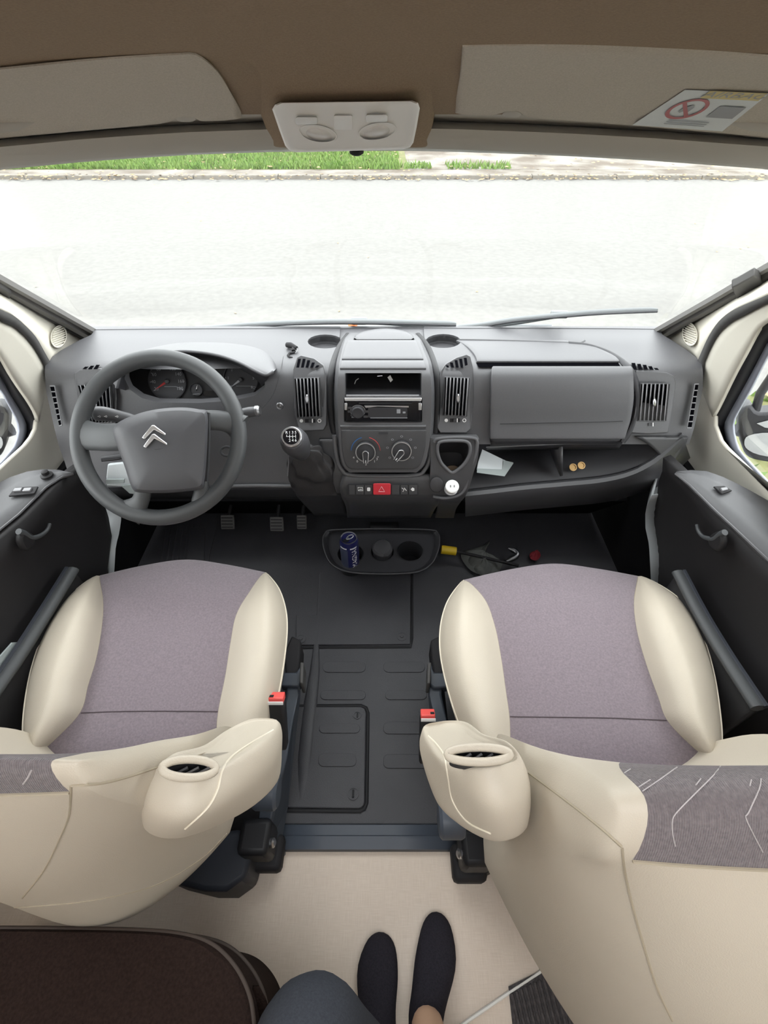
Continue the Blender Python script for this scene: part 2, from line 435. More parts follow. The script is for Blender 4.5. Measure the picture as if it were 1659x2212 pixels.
# ---- dome lamp
lamp = empty('dome_lamp', Hs(745, 275, .05), 'white plastic dome lamp with two round lenses between the visors', 'lamp')
lp = [(588, 236), (594, 226), (606, 221), (740, 219), (890, 217), (903, 222), (907, 234), (900, 275), (893, 308), (886, 318), (872, 322), (760, 326), (640, 329), (625, 325), (616, 315), (603, 280)]
rings = []
for sc, off in ((1.0, .022), (1.0, .047), (.97, .054), (.90, .057)):
    rings.append([Hs(747+(x-747)*sc, 274+(y-274)*sc, off) for x, y in lp])
loft('lamp_body', rings, 'lamp_plastic', lamp, ang=25)
for cx, cy, a in ((687, 289, 10), (815, 284, -10)):
    def el(sx, off, cx=cx, cy=cy, a=a):
        out = []
        for i in range(24):
            t = 2*math.pi*i/24; ex, ey = 40*sx*math.cos(t), 17.5*sx*math.sin(t); ar = math.radians(a)
            out.append(Hs(cx+ex*math.cos(ar)-ey*math.sin(ar), cy+ex*math.sin(ar)+ey*math.cos(ar), off))
        return out
    loft('lamp_bezel', [el(1.08, .056), el(1.05, .072), el(.97, .072), el(.95, .056)], 'lamp_plastic', lamp, cap0=False, cap1=False)
    loft('lens', [el(.95, .058), el(.8, .066), el(.5, .072), el(.2, .075)], 'lamp_lens', lamp, cap0=False)
for cx, cy in ((663, 257), (813, 252)):
    prism('rocker_switch', [Hs(x, y, .0575) for x, y in rrect(cx-22, cy-8, cx+24, cy+7, 4)], (0, -.012, -.001), 'lamp_lens', lamp, bev=.001)
prism('button', [Hs(x, y, .0575) for x, y in rrect(722, 246, 762, 276, 3)], (0, -.010, -.001), 'lamp_plastic', lamp, bev=.001)
lathe('mirror_stub', Hs(770, 322, .03), (0, .2, -1), [(.010, 0), (.010, .004), (.007, .006)], 'soft_black', lamp)

# ---- sun visors
def visor(poly, label):
    v = empty('sun_visor', Hs(poly[len(poly)//2][0], poly[len(poly)//2][1], .02), label, 'sun visor', 'folded sun visors')
    P = [(p[0], p[1]) for p in smoothpl(poly, 160, closed=True)]
    x0, x1 = min(p[0] for p in P)+.6, max(p[0] for p in P)-.6
    def span(x):
        ys = []
        for (ax, ay), (bx, by) in zip(P, P[1:]+P[:1]):
            if (ax-x)*(bx-x) <= 0 and ax != bx: ys.append(ay+(by-ay)*(x-ax)/(bx-ax))
        return min(ys), max(ys)
    cols = []
    N = 60
    for i in range(N+1):
        t = i/N; x = x0+(x1-x0)*(.5-.5*math.cos(math.pi*t)); a_, b_ = span(x); col = []
        e = min(1, min(x-x0, x1-x)/14)
        for f, o_ in ((0, -.012), (0, .010), (.03, .017), (.12, .020), (.3, .021), (.5, .021), (.7, .021), (.88, .020), (.97, .017), (1, .010), (1, -.012)):
            col.append(Hs(x, a_+(b_-a_)*f, -.012+(o_+.012)*math.sqrt(e)))
        cols.append(col)
    grid('visor_board', cols, 'visor', v, ang=50)
    return v
V2 = lambda l: [Vector((a, b, 0)) for a, b in l]
vis1 = visor(V2([(-230, 168), (0, 146), (200, 126), (390, 114), (425, 116), (468, 150), (502, 205), (521, 243), (512, 257), (440, 262), (424, 256), (385, 255), (365, 264), (300, 272), (0, 299), (-230, 325)]), 'plain folded sun visor above the steering wheel')
vis2 = visor(V2([(1024, 96), (1006, 104), (994, 160), (983, 232), (992, 246), (1060, 250), (1082, 244), (1128, 244), (1146, 254), (1300, 266), (1560, 288), (1700, 303), (1900, 322), (1900, 150), (1659, 118), (1300, 97)]), 'folded sun visor carrying the airbag warning sticker')
for v, cx, cy in ((vis1, 402, 257), (vis2, 1106, 247)):
    loft('clip', [[Hs(cx+ex, cy+ey, off) for ex, ey in circ(0, 0, r*22, r*7, 16)] for r, off in ((1, .004), (.95, .014), (.6, .016))], 'header', v)
# sticker
stk = tag(empty('warning_sticker', Hs(1500, 240, .024)), 'white airbag warning sticker with red ring on the visor', 'sticker')
def q(a, b, off=.0245):
    off = .0255 if off < .025 else off+.0025   # a along long edge (0..1), b from top (0) to bottom (1)
    tl, tr, br, bl = (1480, 194), (1662, 202), (1560, 284), (1366, 270)
    x = lerp(lerp(tl[0], tr[0], a), lerp(bl[0], br[0], a), b); y = lerp(lerp(tl[1], tr[1], a), lerp(bl[1], br[1], a), b)
    return Hs(x, y, off)
grid('label_sheet', [[q(a/6, b/6) for a in range(7)] for b in range(7)], 'paper', stk)
mat('sticker_yellow', (.55, .46, .20), .6, .3); mat('sticker_red', (.42, .14, .15), .6, .3); mat('sticker_grey', (.30, .31, .33), .6, .3)
grid('header_band', [[q(.30+.68*a/6, b/2*.2, .0262) for a in range(7)] for b in range(3)], 'sticker_yellow', stk)
ring = lambda r, off=.0265: [q(.33+.20*r*math.cos(t), .50+.28*r*math.sin(t), off) for t in [2*math.pi*i/28 for i in range(28)]]
loft('red_ring', [ring(1.0), ring(.80)], 'sticker_red', stk, cap0=False, cap1=False)
grid('red_bar', [[q(.33-.12+.24*a/6-.02*b, .50-.19+.38*a/6+.05*b, .0267) for a in range(7)] for b in (0, 1)], 'sticker_red', stk)
grid('pictogram', [[q(.27+.11*a/4, .42+.16*b/3+.03*math.sin(a*2), .0263) for a in range(5)] for b in range(4)], 'sticker_grey', stk)
grid('print_block', [[q(.64+.30*a/4, .38+.30*b/3, .0262) for a in range(5)] for b in range(4)], 'dim_print', stk)
text('lettering', 'AIRBAG', q(.66, .10, .0268), q(.8, .10)-q(.5, .10), q(.66, 0)-q(.66, .2), .022, 'sticker_grey', stk)
for k in range(3):
    grid('print_line', [[q(.30+.45*a/4, .80+.05*k+.018*b, .0262) for a in range(5)] for b in (0, 1)], 'sticker_grey', stk)

# ---- A pillars, blind rails, doors (left px lists; right side has its own)
def sideplane(sg):
    # leaning side plane: x = sg*(a - .35*(z-.75)) + VC
    p0 = Vector((VC+sg*.895, 0, .75)); n = Vector((sg*1.0, 0, .35)).normalized()
    return p0, n
def side(sg, inset=0):
    p0, n = sideplane(sg); p0 = p0-n*inset
    return lambda x, y: pP(x, y, p0, n)
def strip(name, A, B, fA, fB, matn, parent=None, n=22, mid=0, sol=.012, **k):
    a = resample([fA(*p) for p in smoothpl(V2(A), 90) for p in [(p[0], p[1])]], n); b = resample([fB(*p) for p in smoothpl(V2(B), 90) for p in [(p[0], p[1])]], n)
    rows = [a] + [[p.lerp(q_, (i+1)/(mid+1)) for p, q_ in zip(a, b)] for i in range(mid)] + [b]
    return grid(name, rows, matn, parent, sol=sol, soff=0, **k)
SD = {
 -1: dict(
   band_o=[(-1369, 1005), (-610, 684), (-346, 580), (-216, 575), (-110, 612), (0, 668), (20, 677), (45, 697), (70, 723), (88, 753), (107, 788), (108, 800), (101, 826)],
   band_i=[(-1369, 1035), (-610, 712), (-346, 605), (-220, 598), (-115, 634), (0, 693), (25, 704), (55, 731), (75, 758), (91, 788), (93, 800), (97, 815), (100, 826)],
   ci=(80, 911), win_o=[(-1185, 1126), (-537, 790), (-261, 655), (-166, 655), (-90, 676), (-40, 716), (0, 772), (20, 807), (40, 838), (60, 867), (75, 893), (80, 911), (78, 926), (70, 943), (56, 961), (20, 994), (0, 1013), (-120, 1122), (-240, 1230), (-538, 1500)],
   win_m=[(-1176, 1165), (-526, 825), (-254, 685), (-176, 686), (-105, 712), (-48, 752), (0, 812), (14, 838), (28, 862), (42, 885), (52, 905), (57, 918), (58, 930), (57, 945), (50, 960), (20, 990), (0, 1009), (-120, 1118), (-240, 1226), (-538, 1496)],
   win_i=[(-1166, 1195), (-516, 850), (-248, 710), (-186, 712), (-116, 738), (-55, 780), (0, 842), (12, 862), (22, 880), (32, 898), (38, 912), (41, 926), (40, 938), (36, 952), (29, 967), (12, 986), (0, 1000), (-120, 1106), (-240, 1212), (-526, 1470)],
   low=[(102, 815), (116, 835), (126, 880), (138, 925), (150, 965), (166, 1000), (176, 1034)],
   crease=[(160, 1026), (136, 1032), (101, 1055), (43, 1113), (0, 1148), (-80, 1216), (-240, 1350), (-440, 1684)],
   ledge_o=[(158, 1022), (130, 1017), (90, 1017), (45, 1026), (0, 1046), (-80, 1092), (-240, 1190), (-588, 1684)],
   front=[(160, 1027), (188, 1052), (214, 1088), (231, 1130), (229, 1162), (213, 1206), (222, 1245), (226, 1300)],
   post=[(205, 1030), (246, 1070), (263, 1113), (258, 1150), (250, 1180), (247, 1232), (244, 1300)],
   rail=((158, 1230), (100, 1325), (50, 1405), (0, 1478), (-80, 1590)),
   rail_o=[(216, 716), (110, 655), (0, 592), (-130, 517), (-260, 440), (-383, 368)], rail_i=[(196, 737), (100, 684), (0, 627), (-130, 553), (-260, 480), (-400, 405)],
   tri=[(226, 738), (160, 758), (108, 790)], grille=(127, 727, 18, 25), mount=[(0, 622), (12, 629), (24, 637), (20, 650), (12, 656), (0, 657), (-40, 650), (-40, 600)]),
 1: dict(
   band_o=[(2983, 1005), (2224, 684), (1960, 580), (1830, 572), (1745, 595), (1659, 636), (1636, 646), (1593, 665), (1564, 686), (1545, 710), (1530, 737), (1511, 781), (1506, 795), (1514, 828)],
   band_i=[(2983, 1035), (2224, 712), (1960, 605), (1832, 594), (1748, 617), (1659, 655), (1615, 678), (1583, 695), (1558, 718), (1541, 746), (1530, 771), (1524, 787), (1525, 798), (1515, 829)],
   ci=(1543, 899), win_o=[(2799, 1126), (2151, 790), (1875, 655), (1780, 650), (1700, 674), (1650, 703), (1636, 720), (1612, 765), (1587, 811), (1555, 877), (1543, 899), (1543, 919), (1555, 951), (1568, 967), (1610, 1008), (1659, 1057), (1760, 1158), (1900, 1290), (2152, 1555)],
   win_m=[(2790, 1165), (2140, 825), (1868, 685), (1790, 680), (1718, 702), (1668, 728), (1652, 752), (1632, 790), (1612, 828), (1585, 876), (1573, 898), (1565, 918), (1564, 938), (1570, 962), (1612, 1006), (1662, 1055), (1762, 1155), (1900, 1286), (2152, 1550)],
   win_i=[(2780, 1195), (2130, 850), (1862, 710), (1800, 706), (1730, 722), (1682, 740), (1662, 765), (1644, 798), (1627, 832), (1607, 868), (1595, 889), (1586, 908), (1584, 926), (1589, 951), (1599, 975), (1659, 1040), (1762, 1138), (1900, 1270), (2140, 1525)],
   low=[(1514, 818), (1500, 835), (1490, 880), (1480, 925), (1468, 960), (1454, 1000), (1442, 1030)],
   crease=[(1458, 1026), (1487, 1049), (1542, 1104), (1583, 1142), (1659, 1214), (1740, 1290), (1900, 1440), (2022, 1684)],
   ledge_o=[(1460, 1020), (1480, 1018), (1530, 1022), (1590, 1048), (1659, 1086), (1740, 1134), (1900, 1230), (2172, 1684)],
   front=[(1458, 1020), (1449, 1016), (1420, 1078), (1399, 1124), (1403, 1168), (1416, 1213), (1410, 1260), (1408, 1300)],
   post=[(1430, 1035), (1408, 1070), (1394, 1101), (1394, 1140), (1402, 1176), (1406, 1252), (1406, 1300)],
   rail=((1464, 1236), (1510, 1325), (1560, 1410), (1605, 1480), (1638, 1530)),
   rail_o=[(1410, 712), (1530, 643), (1659, 566), (1790, 490), (1900, 425), (2014, 360)], rail_i=[(1428, 733), (1540, 670), (1659, 603), (1790, 528), (1900, 464), (2030, 392)],
   tri=[(1403, 733), (1460, 757), (1512, 790)], grille=(1490, 722, 17, 26), mount=[(1580, 622), (1590, 618), (1630, 596), (1642, 604), (1648, 622), (1640, 632), (1600, 648), (1590, 645)]),
}
for sg, nm, who in ((-1, 'left', 'driver'), (1, 'right', 'passenger')):
    D = SD[sg]
    fs_ = side(sg)
    # A pillar cream trim: from blind rail (on windscreen plane) to door seal (side plane)
    pil = tag(empty('trim_2' if sg < 0 else 'trim_3', pw(*D['rail_i'][1])), 'cream windscreen pillar trim on the %s side' % who, kind='structure')
    a = resample([pw(x, y, .006) for x, y in [p for p in reversed(D['rail_i'])]], 24)
    bo = [(p[0], p[1]) for p in D['band_o'][3:-2]]
    b_ = resample([side(sg, .012)(*p) for p in bo], 24)
    # extend the bottom edge to the dash line
    rows = []
    for k in range(7):
        t = k/6; bul = math.sin(math.pi*t)*.012
        rows.append([p.lerp(q_, t)+Vector((sg*bul, bul, 0)) for p, q_ in zip(a, b_)])
    pcv = grid('pillar_cover', rows, 'cream_plastic', pil, sol=.006, soff=0)
    # grille
    gx, gy, rx, ry = D['grille']
    bvp = BVHTree.FromPolygons([v.co+W[pcv.name] for v in pcv.data.vertices], [tuple(p.vertices) for p in pcv.data.polygons])
    hit = bvp.ray_cast(CAMP, ray(gx, gy).normalized())
    gp, gn = (hit[0], hit[1]) if hit[0] is not None else (a[17].lerp(b_[19], .5), Vector((-sg, -.6, .4)).normalized())
    if gn.dot(CAMP-gp) < 0: gn = -gn
    def G(x, y, off): return pP(x, y, gp+gn*(off+.001), gn)
    el = lambda s, off: [G(gx+rx*s*math.cos(t)+sg*rx*.12*s*math.sin(t), gy+ry*s*math.sin(t), off) for t in [2*math.pi*i/28 for i in range(28)]]
    gr = loft('speaker_grille', [el(1.0, 0), el(1.0, .010), el(.95, .013), el(.88, .012), el(.86, .006)], 'cream_plastic', pil)
    for k in range(9):
        t = -0.78+k*.195; w = math.sqrt(max(0, 1-t*t))*.84
        dx = sg*.28
        A_ = [G(gx+rx*s, gy+ry*(t+dx*s)+e, .0085) for s, e in ((-w, -1.0), (w, -1.0), (w, 1.0), (-w, 1.0))]
        n_ = (A_[1]-A_[0]).cross(A_[2]-A_[0]).normalized()
        if n_.dot(CAMP-A_[0]) < 0: n_ = -n_
        prism('grille_bar', A_, n_*.003, 'cream_plastic', gr)
    # blind mount
    prism('bracket', [pw(x, y, .03) for x, y in D['mount']], WN*.02, 'rubber_grey', pil, bev=.003)
    # blind rail
    ra = tag(empty('blind_rail', pw(*D['rail_o'][0])), 'grey ribbed blind rail along the %s side of the windscreen' % who, 'blind rail', 'windscreen blind rails')
    ro = [pw(x, y, .004) for x, y in D['rail_o']]; ri = [pw(x, y, .004) for x, y in D['rail_i']]
    prism_rows = []
    prof = [(0, .0), (0, .012), (.16, .014), (.20, .006), (.30, .006), (.34, .017), (.56, .019), (.60, .010), (.70, .010), (.75, .017), (.95, .014), (1.0, .008), (1.0, 0)]
    prism_rows = [[p.lerp(q_, t)-WN*h for p, q_ in zip(ro, ri)] for t, h in prof]
    grid('channel', prism_rows, 'rail_plastic', ra)
    e0, e1 = ro[0], ri[0]
    prism('end_cap', [e0.lerp(e1, t)-WN*h for t, h in prof], (ro[0]-ro[1]).normalized()*.006, 'frame_grey', ra)
    ci = D['win_o'].index(D['ci'])
    # door
    dr = tag(empty('door_1' if sg < 0 else 'door_2', pz(*D['crease'][2], 0)), 'cab door on the %s side, cream above and black below' % who, kind='structure')
    strip('door_seal', D['band_o'], D['band_i'], side(sg, .010), side(sg, .006), 'rubber_grey', dr, n=60, sol=.014)
    strip('upper_frame', D['band_i'], D['win_o'][:ci+1], side(sg, .004), side(sg, .002), 'cream_plastic', dr, n=60, mid=3, sol=.01)
    strip('window_seal', D['win_o'], D['win_m'], side(sg, -.002), side(sg, -.03), 'seal_black', dr, n=80, mid=1, sol=.006)
    strip('sash', D['win_m'], D['win_i'], side(sg, -.03), side(sg, -.032), 'frame_grey', dr, n=80, sol=.006)
    # cream lower part around window corner down to ledge
    lo = D['low']; cornr = D['win_o'][9:13]
    lfp = [(p[0], p[1]) for p in D['win_o'][ci:]] + [(p[0], p[1]+6) for p in reversed(D['ledge_o'])] + [p for p in reversed(lo[:6])]
    prism('lower_frame', [side(sg, .002)(*p) for p in lfp], Vector((sg*.012, 0, 0)), 'cream_plastic', dr, bev=.004)
    # ledge
    zl = lambda x, y: pz(x, y, .682)
    strip('ledge', D['ledge_o'], D['crease'], lambda x, y: pz(x, y, .690), zl, 'door_ledge', dr, n=24, mid=2, sol=.01)
    # inner panel below the crease
    cr = resample([zl(*p) for p in D['crease']], 32)
    bottom = [Vector((VC+sg*.80, p.y, .04)) for p in cr]
    rows = []
    frz = sorted((pX(x, y, VC+sg*.80).z, pX(x, y, VC+sg*.80).y) for x, y in D['front'])
    for k in range(15):
        t = k/14
        row = []
        for i, p in enumerate(cr):
            b0 = bottom[i]; q_ = p.lerp(b0, t)
            q_.x = lerp(p.x, VC+sg*(.80+.0), min(1, t*3)) + sg*(.012*math.sin(math.pi*min(1, t*2.2)) if t < .45 else 0)
            row.append(q_)
        # bend front edge to the photographed outline
        zz = row[0].z
        fy = interp(frz, zz)
        y00 = row[0].y
        for i in range(8):
            w = (1-i/8)
            row[i] = row[i].lerp(Vector((row[i].x, fy+(row[i].y-y00), zz)), w)
        rows.append(row)
    grid('inner_panel', rows, 'door_black', dr, sol=.02, soff=1 if sg > 0 else 1)
    # pale front post behind the door edge
    A = [pX(x, y, VC+sg*.79) for x, y in D['front'][2:]]; B = [pX(x, y, VC+sg*.77) for x, y in D['post'][1:]]
    grid('front_post', [resample([p+Vector((sg*.06, .03, 0)) for p in A], 16), resample(B, 16), resample([p+Vector((sg*.14, .25, 0)) for p in B], 16)], 'pillar_grey', dr, sol=.008)
    # seam on ledge crease
    tube('crease_seam', [p+Vector((-sg*.001, 0, .004)) for p in cr], .0028, 'door_ledge', dr, n=6)
    # map pocket rail
    rp = [pX(x, y, VC+sg*.755) for x, y in D['rail']]
    tube('pocket_rail', smoothpl(rp, 16), [.015]*16, 'rail_grey', dr, n=10, sq=.7)
    tube('pocket_lip', [p+Vector((sg*.012, 0, .006)) for p in smoothpl(rp, 16)], .006, 'slate_dark', dr, n=6)
    pk = smoothpl(rp, 16)
    grid('map_pocket', [pk, [Vector((p.x, p.y, p.z*.5)) for p in pk], [Vector((p.x+sg*.02, p.y, .03)) for p in pk]], 'door_black', dr, sol=.008)
    # pull handle
    if sg > 0:
        hp = [(1505, 1133), (1508, 1146), (1517, 1158), (1530, 1163), (1543, 1164), (1556, 1154), (1566, 1150)]
    else:
        hp = [(108, 1131), (104, 1142), (95, 1152), (80, 1160), (66, 1161), (52, 1152), (40, 1148)]
    xh = VC+sg*.775
    tube('pull_handle', smoothpl([pX(x, y, xh) for x, y in hp], 24), [.0035+.0035*i/23 for i in range(24)], 'rail_grey', dr, n=10)
    hx, hy = hp[-1]
    cup = [(hx, hy-3), (hx+sg*9, hy+14), (hx+sg*5, hy+32), (hx-sg*6, hy+42), (hx-sg*22, hy+26), (hx-sg*20, hy+8)]
    prism('handle_cup', smoothpl([pX(x, y, xh+sg*.012) for x, y in cup], 20, closed=True), (-sg*.016, 0, 0), 'door_black', dr, bev=.005)
    rec = [(hp[0][0]-sg*2, hp[0][1]-4), (hp[0][0]+sg*28, hp[0][1]-12), (hp[-1][0]-sg*12, hp[-1][1]-14), (hp[-1][0]-sg*4, hp[-1][1]), (hp[3][0], hp[3][1]-2), (hp[1][0]+sg*2, hp[1][1])]
    # window switch on ledge
    zl2 = lambda x, y: pz(x, y, .694)
    if sg > 0:
        sw = [(1540, 1053), (1563, 1052), (1580, 1062), (1558, 1069)]
        base = prism('window_switch', [zl2(*p) for p in sw], (0, 0, .004), 'soft_black', dr, bev=.001)
        prism('toggle', [zl2(*p) for p in ((1553, 1059), (1566, 1057), (1570, 1062), (1557, 1065))], (0, 0, .008), 'slat_edge', base, bev=.001)
    else:
        base = prism('window_switch', [zl2(*p) for p in ((35, 1055), (84, 1053), (76, 1068), (20, 1074))], (0, 0, .004), 'soft_black', dr, bev=.001)
        for x0 in (36, 56):
            prism('toggle', [zl2(*p) for p in ((x0, 1059), (x0+16, 1058), (x0+12, 1065), (x0-5, 1066))], (0, 0, .008), 'slat_edge', base, bev=.001)
        lathe('lock_knob', zl2(102, 1028), (0, 0, 1), [(.014, 0), (.014, .004), (.008, .006), (.008, .014), (.005, .016)], 'door_black', dr)
    # window pane
    g = [side(sg, -.034)(*p) for p in D['win_i']]
    v = g + [side(sg, -.034)(x, y) for x, y in ((D['win_i'][-1][0], D['win_i'][0][1]),)]
    tag(prism('window_2' if sg < 0 else 'window_3', g, Vector((sg*.004, 0, 0)), 'glass'), 'side window pane in the %s door' % who, kind='structure')

# ---- floors
fl_edge = 1836
o = tag(box('floor', (0, -1.2+.11, -.012), 2.1, 2.66, .024, 'linen'), 'beige linen look vinyl floor behind the seats', kind='structure')
cabf = tag(box('floor_cab', (VC, .84, -.012), 1.86, 1.22, .024, 'mat_rubber'), 'black rubber matted cab floor between the seats', kind='structure')
box('firewall', (VC, 1.44, .36), 1.86, .02, .80, 'carpet_dark', cabf)
box('toe_board', (VC, 1.36, .10), 1.84, .02, .40, 'carpet_dark', cabf, ax=(Vector((1, 0, 0)), Vector((0, .8, .6)), Vector((0, -.6, .8))))
for sg in (-1, 1):
    tag(box('wall_left' if sg < 0 else 'wall_right', (VC+sg*1.08, -1.24, .97), .03, 2.6, 2.0, 'wood'), kind='structure')
for sg in (-1, 1):
    tag(box('wall_%s_front' % ('left' if sg < 0 else 'right'), (VC+sg*.945, .72, .26), .02, 1.46, .56, 'carpet_dark'), kind='structure')
for sg in (-1, 1):
    w_ = 'left' if sg < 0 else 'right'
    tag(box('trim_%d' % (6 if sg < 0 else 7), (VC+sg*.95, .14, .72), .07, .14, 1.46, 'cream_plastic', bev=.015), 'cream pillar trim behind the %s door' % ('driver' if sg < 0 else 'passenger'), kind='structure')
    c1 = [Vector((VC+sg*(.895-.35*(z-.75)), y, z)) for y, z in ((.08, 1.24), (.70, 1.24), (.72, 1.40), (.08, 1.46))]
    tag(prism('trim_%d' % (8 if sg < 0 else 9), c1, (sg*.03, 0, 0), 'headliner'), 'felt covered roof rail above the %s door' % ('driver' if sg < 0 else 'passenger'), kind='structure')
# step trim
trim = tag(empty('trim_4', pz(785, 1810, 0)), 'blue grey metal edge trim between cab mat and beige floor', kind='structure')
prof = [(1782, .004), (1784, .010), (1806, .012), (1808, .016), (1833, .014), (1837, .001)]
grid('edge_profile', [[pz(x, y, z) for x in (560, 700, 850, 1010)] for y, z in prof], 'slate', trim, sol=.003, soff=1)
for x in (664, 779, 894):
    lathe('screw', pz(x, 1821, .015), (0, 0, 1), [(.004, 0), (.004, .0015), (.002, .0022)], 'silver', trim, n=12)
# white trim + ribbed mat on the right
tube('trim_5', [pz(1215, 2070, .003), pz(1200, 2078, .003), pz(1100, 2144, .003), pz(1008, 2207, .003), pz(900, 2290, .003)], .0035, 'white_trim', n=6)
tag(bpy.data.objects['trim_5'], 'thin white edge strip on the beige floor', kind='structure')
rb = empty('ribbed_mat', pz(1150, 2160, 0), 'dark grey ribbed mat on the floor behind the passenger seat', 'mat')
mp0 = [(1203, 2079), (1098, 2131), (1112, 2260), (1330, 2330), (1420, 2180)]
prism('backing', [pz(x, y, .001) for x, y in mp0], (0, 0, .004), 'ribbed', rb)
A0, A1 = pz(1098, 2131, 0), pz(1112, 2260, 0)
for k in range(26):
    t0 = A0+Vector((.004+k*.0105, 0, .006)); 
    yl = interp([(A0.x, A0.y), (pz(1203, 2079, 0).x, pz(1203, 2079, 0).y), (.6, .20)], t0.x)
    tube('rib', [Vector((t0.x, yl-.012, .006)), Vector((t0.x+.012, -.12, .006)), Vector((t0.x+.02, -.2, .006))], .0042, 'ribbed', rb, n=6)
# mat details: lids, pads
def zpatch(name, poly, z0, z1, matn, parent, **k):
    return prism(name, [pz(x, y, z0) for x, y in poly], (0, 0, z1-z0), matn, parent, **k)
def groove(name, pl, r, parent, closed=False):
    return tube(name, [pz(x, y, .0025) for x, y in pl], r, 'mat_groove', parent, n=6, closed=closed, sq=.6)
la = zpatch('floor_hatch', [(692, 1236), (886, 1236), (886, 1393), (640, 1395), (640, 1330), (690, 1330)], 0, .006, 'mat_rubber', cabf, bev=.002)
groove('hatch_groove', [(636, 1399), (690, 1398), (888, 1397), (890, 1380), (890, 1236)], .0045, cabf)
for x, y in ((868, 1375), (650, 1380)):
    lathe('hatch_latch', pz(x, y, .006), (0, 0, 1), [(.017, 0), (.017, .002), (.013, .002), (.013, .0008), (.006, .0008), (.005, .003)], 'mat_rubber', la, n=20)
lb = zpatch('floor_hatch', [(628, 1528), (780, 1528), (788, 1532), (791, 1540), (788, 1735), (784, 1744), (776, 1748), (610, 1746)], 0, .007, 'mat_rubber', cabf, bev=.003)
groove('hatch_groove', [(630, 1525), (780, 1524), (791, 1529), (795, 1540), (792, 1735), (787, 1747), (778, 1752), (608, 1750)], .005, cabf)
for x, y, s in ((772, 1545, 1), (763, 1714, 1.35)):
    lathe('hatch_latch', pz(x, y, .007), (0, 0, 1), [(.012*s, 0), (.012*s, .003), (.009*s, .003), (.009*s, .001)], 'mat_rubber', lb, n=20)
    box('latch_slot', pz(x, y, .0095), .004*s, .013*s, .003, 'mat_groove', lb)
for (x0, y0, x1, y1) in ((697, 1430, 790, 1453), (828, 1430, 918, 1453), (692, 1492, 790, 1512), (832, 1492, 922, 1512), (690, 1566, 778, 1586), (828, 1560, 928, 1586), (688, 1630, 770, 1658), (828, 1630, 940, 1660)):
    zpatch('grip_pad', rrect(x0, y0, x1, y1, 11), 0, .0095 if x0 < 800 and y0 > 1530 else .003, 'mat_rubber', cabf, bev=.001)
tube('mat_fold', [pz(x, y, .002) for x, y in ((694, 1240), (690, 1320), (683, 1400), (680, 1450), (668, 1540), (658, 1640), (650, 1740))], [.008, .009, .010, .016, .022, .022, .010], 'mat_rubber', cabf, n=14, sq=.45)
# ================================================================== dashboard
dY = mono([(700, 1.375), (712, 1.34), (725, 1.30), (740, 1.25), (760, 1.19), (780, 1.135), (795, 1.10), (810, 1.08), (830, 1.068), (870, 1.055), (910, 1.045), (950, 1.03), (1000, 1.01), (1050, .99), (1100, .97), (1150, .96)])
def S(px, py, off=0): return pY(px, py, dY(py)-off)
def Sn(px, py):
    a = S(px, py+4)-S(px, py-4); n = Vector((1, 0, 0)).cross(a).normalized()
    return -n if n.dot(CAMP-S(px, py)) < 0 else n
dash = empty('dashboard', (VC, 1.1, .45), 'dark grey moulded van dashboard below the windscreen', 'dashboard')
def dgrid(name, keys, nu, off, thick, matn, parent=dash, step=8, edge=None, **k):
    """keys: (y, xl, xr[, off])"""
    y0, y1 = keys[0][0], keys[-1][0]; n = max(2, int(round((y1-y0)/step))+1)
    kl = mono([(q_[0], q_[1]) for q_ in keys]); kr = mono([(q_[0], q_[2]) for q_ in keys])
    ko = [(q_[0], q_[3] if len(q_) > 3 else off) for q_ in keys]
    rows = []
    for i in range(n):
        y = y0+(y1-y0)*i/(n-1); xl, xr = kl(y), kr(y); oo = interp(ko, y)
        rows.append([S(xl+(xr-xl)*j/nu, y, oo - (edge if edge and j in (0, nu) else 0)) for j in range(nu+1)])
    return grid(name, rows, matn, parent, sol=thick, soff=0, **k)
def dpatch(name, poly, off, h, matn, parent=dash, **k):
    """raised plate: base ring at off, top ring at off+h"""
    n = len(poly)
    v = [S(x, y, off) for x, y in poly] + [S(x, y, off+h) for x, y in poly]
    f = [tuple(range(n)), tuple(range(2*n-1, n-1, -1))] + [(i, (i+1) % n, n+(i+1) % n, n+i) for i in range(n)]
    return mk(name, v, f, matn, parent, **k)
def dtube(name, pl, off, r, matn, parent=dash, n=8, m=None, **k):
    pts = [S(x, y, off) for x, y in ([(p[0], p[1]) for p in smoothpl(V2(pl), m)] if m else pl)]
    return tube(name, pts, r, matn, parent, n=n, **k)
def cutter(poly, y0, y1, off=0):
    return prism('cutter', [S(x, y, off)+Vector((0, y0, 0)) for x, y in poly], (0, y1-y0, 0), 'black')
# --- shells
left_keys = [(712, 196, 735), (725, 205, 735), (745, 170, 733), (770, 128, 726), (795, 103, 722), (830, 104, 720), (880, 113, 720), (920, 122, 722), (960, 132, 724), (1000, 146, 728), (1050, 160, 735)]
right_keys = [(712, 915, 1431), (725, 915, 1425), (745, 918, 1452), (770, 926, 1488), (795, 932, 1512), (830, 936, 1513), (880, 938, 1504), (920, 937, 1495), (957, 933, 1484)]
shl = dgrid('driver_shell', left_keys, 60, -.01, .02, 'dash', step=6)
shr = dgrid('passenger_shell', right_keys, 60, -.01, .02, 'dash', step=6)
cl = [(280, 842), (268, 815), (276, 795), (300, 778), (345, 762), (430, 757), (500, 770), (545, 790), (572, 812), (572, 838), (548, 856), (500, 866), (430, 871), (340, 870), (305, 860)]
rec_l = circ(703, 742, 38, 15, 20); rec_r = circ(957, 741, 38, 15, 20)
cut(shl, [cutter(cl, -.2, .035), prism('cutter', [S(x, y)+Vector((0, 0, .1)) for x, y in rec_l], (0, 0, -.2), 'black')])
